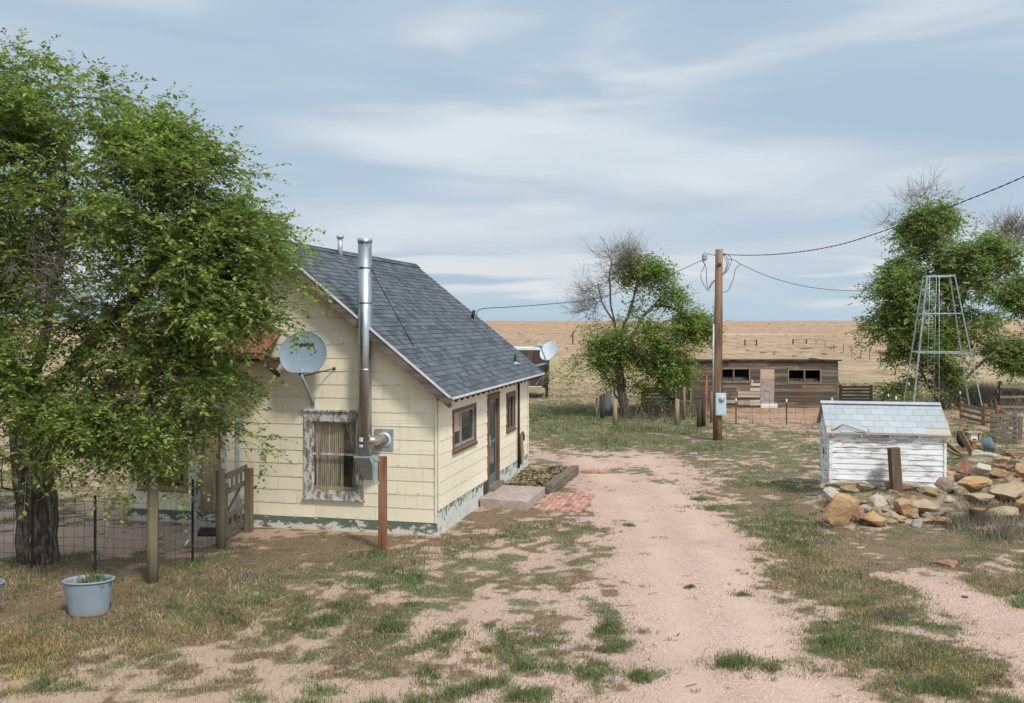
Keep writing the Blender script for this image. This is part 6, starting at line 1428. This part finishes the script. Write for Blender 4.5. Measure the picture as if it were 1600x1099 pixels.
cover_blades('green_grass', 120000, .08, 0, M['grass'], .02, .095, .0038, 1.5, 7, 1)
cover_blades('dry_grass', 60000, .15, 1, M['straw'], .02, .075, .0035, 1.5, 6, 2)
cover_blades('yellow_stubble', 60000, .15, 1, M['yellow'], .025, .075, .0035, 1.5, 6, 3)
# pebbles on the gravel
n = 9000; X, Y = scatter(n, 8.6, 30, 1.8); g, dr, pk, br, bn = fields(X, Y); k = (pk > .4) & (g < .3) & clip_h(X, Y); X, Y = X[k], Y[k]; n = len(X)
tet = np.array([(1, 0, 0), (-.4, .9, 0), (-.5, -.8, 0), (0.1, 0, .8)]); th = rs.uniform(0, 6.28, n); s = rs.uniform(.004, .014, n)
c_, s_ = np.cos(th)[:, None], np.sin(th)[:, None]; V = np.stack([(tet[None, :, 0] * c_ - tet[None, :, 1] * s_) * s[:, None] + X[:, None], (tet[None, :, 0] * s_ + tet[None, :, 1] * c_) * s[:, None] + Y[:, None], tet[None, :, 2] * s[:, None] + hz(X, Y)[:, None]], -1).reshape(-1, 3)
Ft = (np.arange(n)[:, None, None] * 4 + np.array([[0, 1, 3], [1, 2, 3], [2, 0, 3]])[None]).reshape(-1, 3)
tag(link('gravel', np_mesh('gravel', V, Ft, n=3), plain_mat('pebble', (.30, .22, .19), (.66, .56, .50), 3, .9, isl=.5)), kind='stuff')
# fallen twigs and bark bits
n = 2600; X, Y = scatter(n, 8.6, 24, 1.7); g, dr, pk, br, bn = fields(X, Y); k = ((dr > .3) | (rs.rand(n) < .12)) & (g < .6) & clip_h(X, Y); X, Y = X[k], Y[k]; n = len(X)
th = rs.uniform(0, 6.28, n); L_ = rs.uniform(.03, .16, n) * (1 + (rs.rand(n) < .06) * 1.6); w_ = rs.uniform(.002, .006, n); dx, dy = np.cos(th) * L_ / 2, np.sin(th) * L_ / 2; ox, oy = -np.sin(th) * w_, np.cos(th) * w_; z0 = hz(X, Y) + .012; tz = rs.uniform(-.01, .03, n)
V = np.stack([np.stack([X - dx - ox, Y - dy - oy, z0], -1), np.stack([X + dx - ox, Y + dy - oy, z0 + tz], -1), np.stack([X + dx + ox, Y + dy + oy, z0 + tz + .004], -1), np.stack([X - dx + ox, Y - dy + oy, z0 + .004], -1)], 1).reshape(-1, 3)
tag(link('fallen_twigs', np_mesh('fallen_twigs', V, np.arange(4 * n).reshape(-1, 4)), M['dead_brush']), kind='stuff')
# seedlings on the gravel
n = 150; X, Y = scatter(n, 9, 29, 1.5); X = np.interp(Y, *DL) - 1.2 + rs.rand(n) ** .8 * 7.5; g, dr, pk, br, bn = fields(X, Y); k = (g < .3) & clip_h(X, Y); X, Y = X[k], Y[k]; n = len(X); kb = rs.randint(5, 26, n); X2 = np.repeat(X, kb); Y2 = np.repeat(Y, kb); sp = np.repeat(rs.uniform(.012, .05, n), kb)
X2 = X2 + rs.normal(0, 1, len(X2)) * sp * 1.6; Y2 = Y2 + rs.normal(0, 1, len(X2)) * sp
o = blades('seedling_weeds', X2, Y2, hz(X2, Y2), rs.uniform(.02, .06, len(X2)), rs.uniform(.006, .012, len(X2)), 1.6, M['grass'], None, 77); tag(o, kind='stuff')
# lone tufts one could point at
TU = [(1155, 1042, .18, .15, 'green', 'broad green grass tuft in the lower middle of the pink gravel drive'), (1000, 1063, .15, .13, 'green', 'green grass tuft at the bottom left edge of the drive'), (950, 985, .24, .16, 'green', 'wide leafy green tuft at the left edge of the drive'), (1080, 920, .09, .07, 'green', 'small spreading green weed alone in the middle of the drive'),
      (1160, 928, .09, .06, 'green', 'small green sprig on the drive right of the spreading weed'), (825, 1092, .26, .14, 'green', 'long green clump at the bottom left of the bare pink ground'), (1207, 1044, .10, .09, 'straw', 'thin dry brown tuft right of the broad grass tuft'), (958, 1018, .15, .12, 'green', 'green tuft just below the wide leafy tuft'),
      (705, 1000, .11, .12, 'green', 'small round green tuft on pale sand left of the drive'), (682, 1058, .07, .06, 'green', 'tiny dark green tuft near the bottom of the sandy ground'), (615, 985, .20, .2, 'green', 'rounded taller green bush of grass below the service post'), (515, 975, .26, .18, 'green', 'broad bright green patch of grass left of the rounded bush'),
      (768, 1018, .14, .10, 'yellow', 'olive yellow tuft on the bare ground between the sandy patches'), (985, 822, .13, .06, 'green', 'flat green tuft in the upper middle of the drive'), (1118, 797, .2, .08, 'green', 'low green strip at the right side of the drive'), (1095, 781, .16, .07, 'green', 'short green strip just above the low strip by the drive'),
      (1304, 1010, .28, .18, 'green', 'dense green tuft on the grass strip between the two gravel areas'), (1445, 782, .16, .22, 'green', 'green grass tuft growing in the rock wall right of the leaning post'), (1500, 750, .25, .25, 'green', 'green weeds at the left foot of the rubble mound')]
for i, (px_, py_, rad, h_, kd_, lab) in enumerate(TU):
    X, Y, z = on(px_, py_); mt = {'green': 'grass', 'straw': 'straw', 'yellow': 'yellow'}[kd_]; n = int(120 + 1700 * rad)
    if 'rock wall right' in lab: z = .12
    if z == .12: o = tuft('grass_tuft', (X, Y, hz1(X, Y)), n, rad, h_ + .1, .012, 1.2, M[mt], lab, 'grass tuft', None, 50 + i)
    else: o = tuft('grass_tuft', (X, Y, z), n, rad, h_, .009, 1.3, M[mt], lab, 'grass tuft', None, 50 + i)
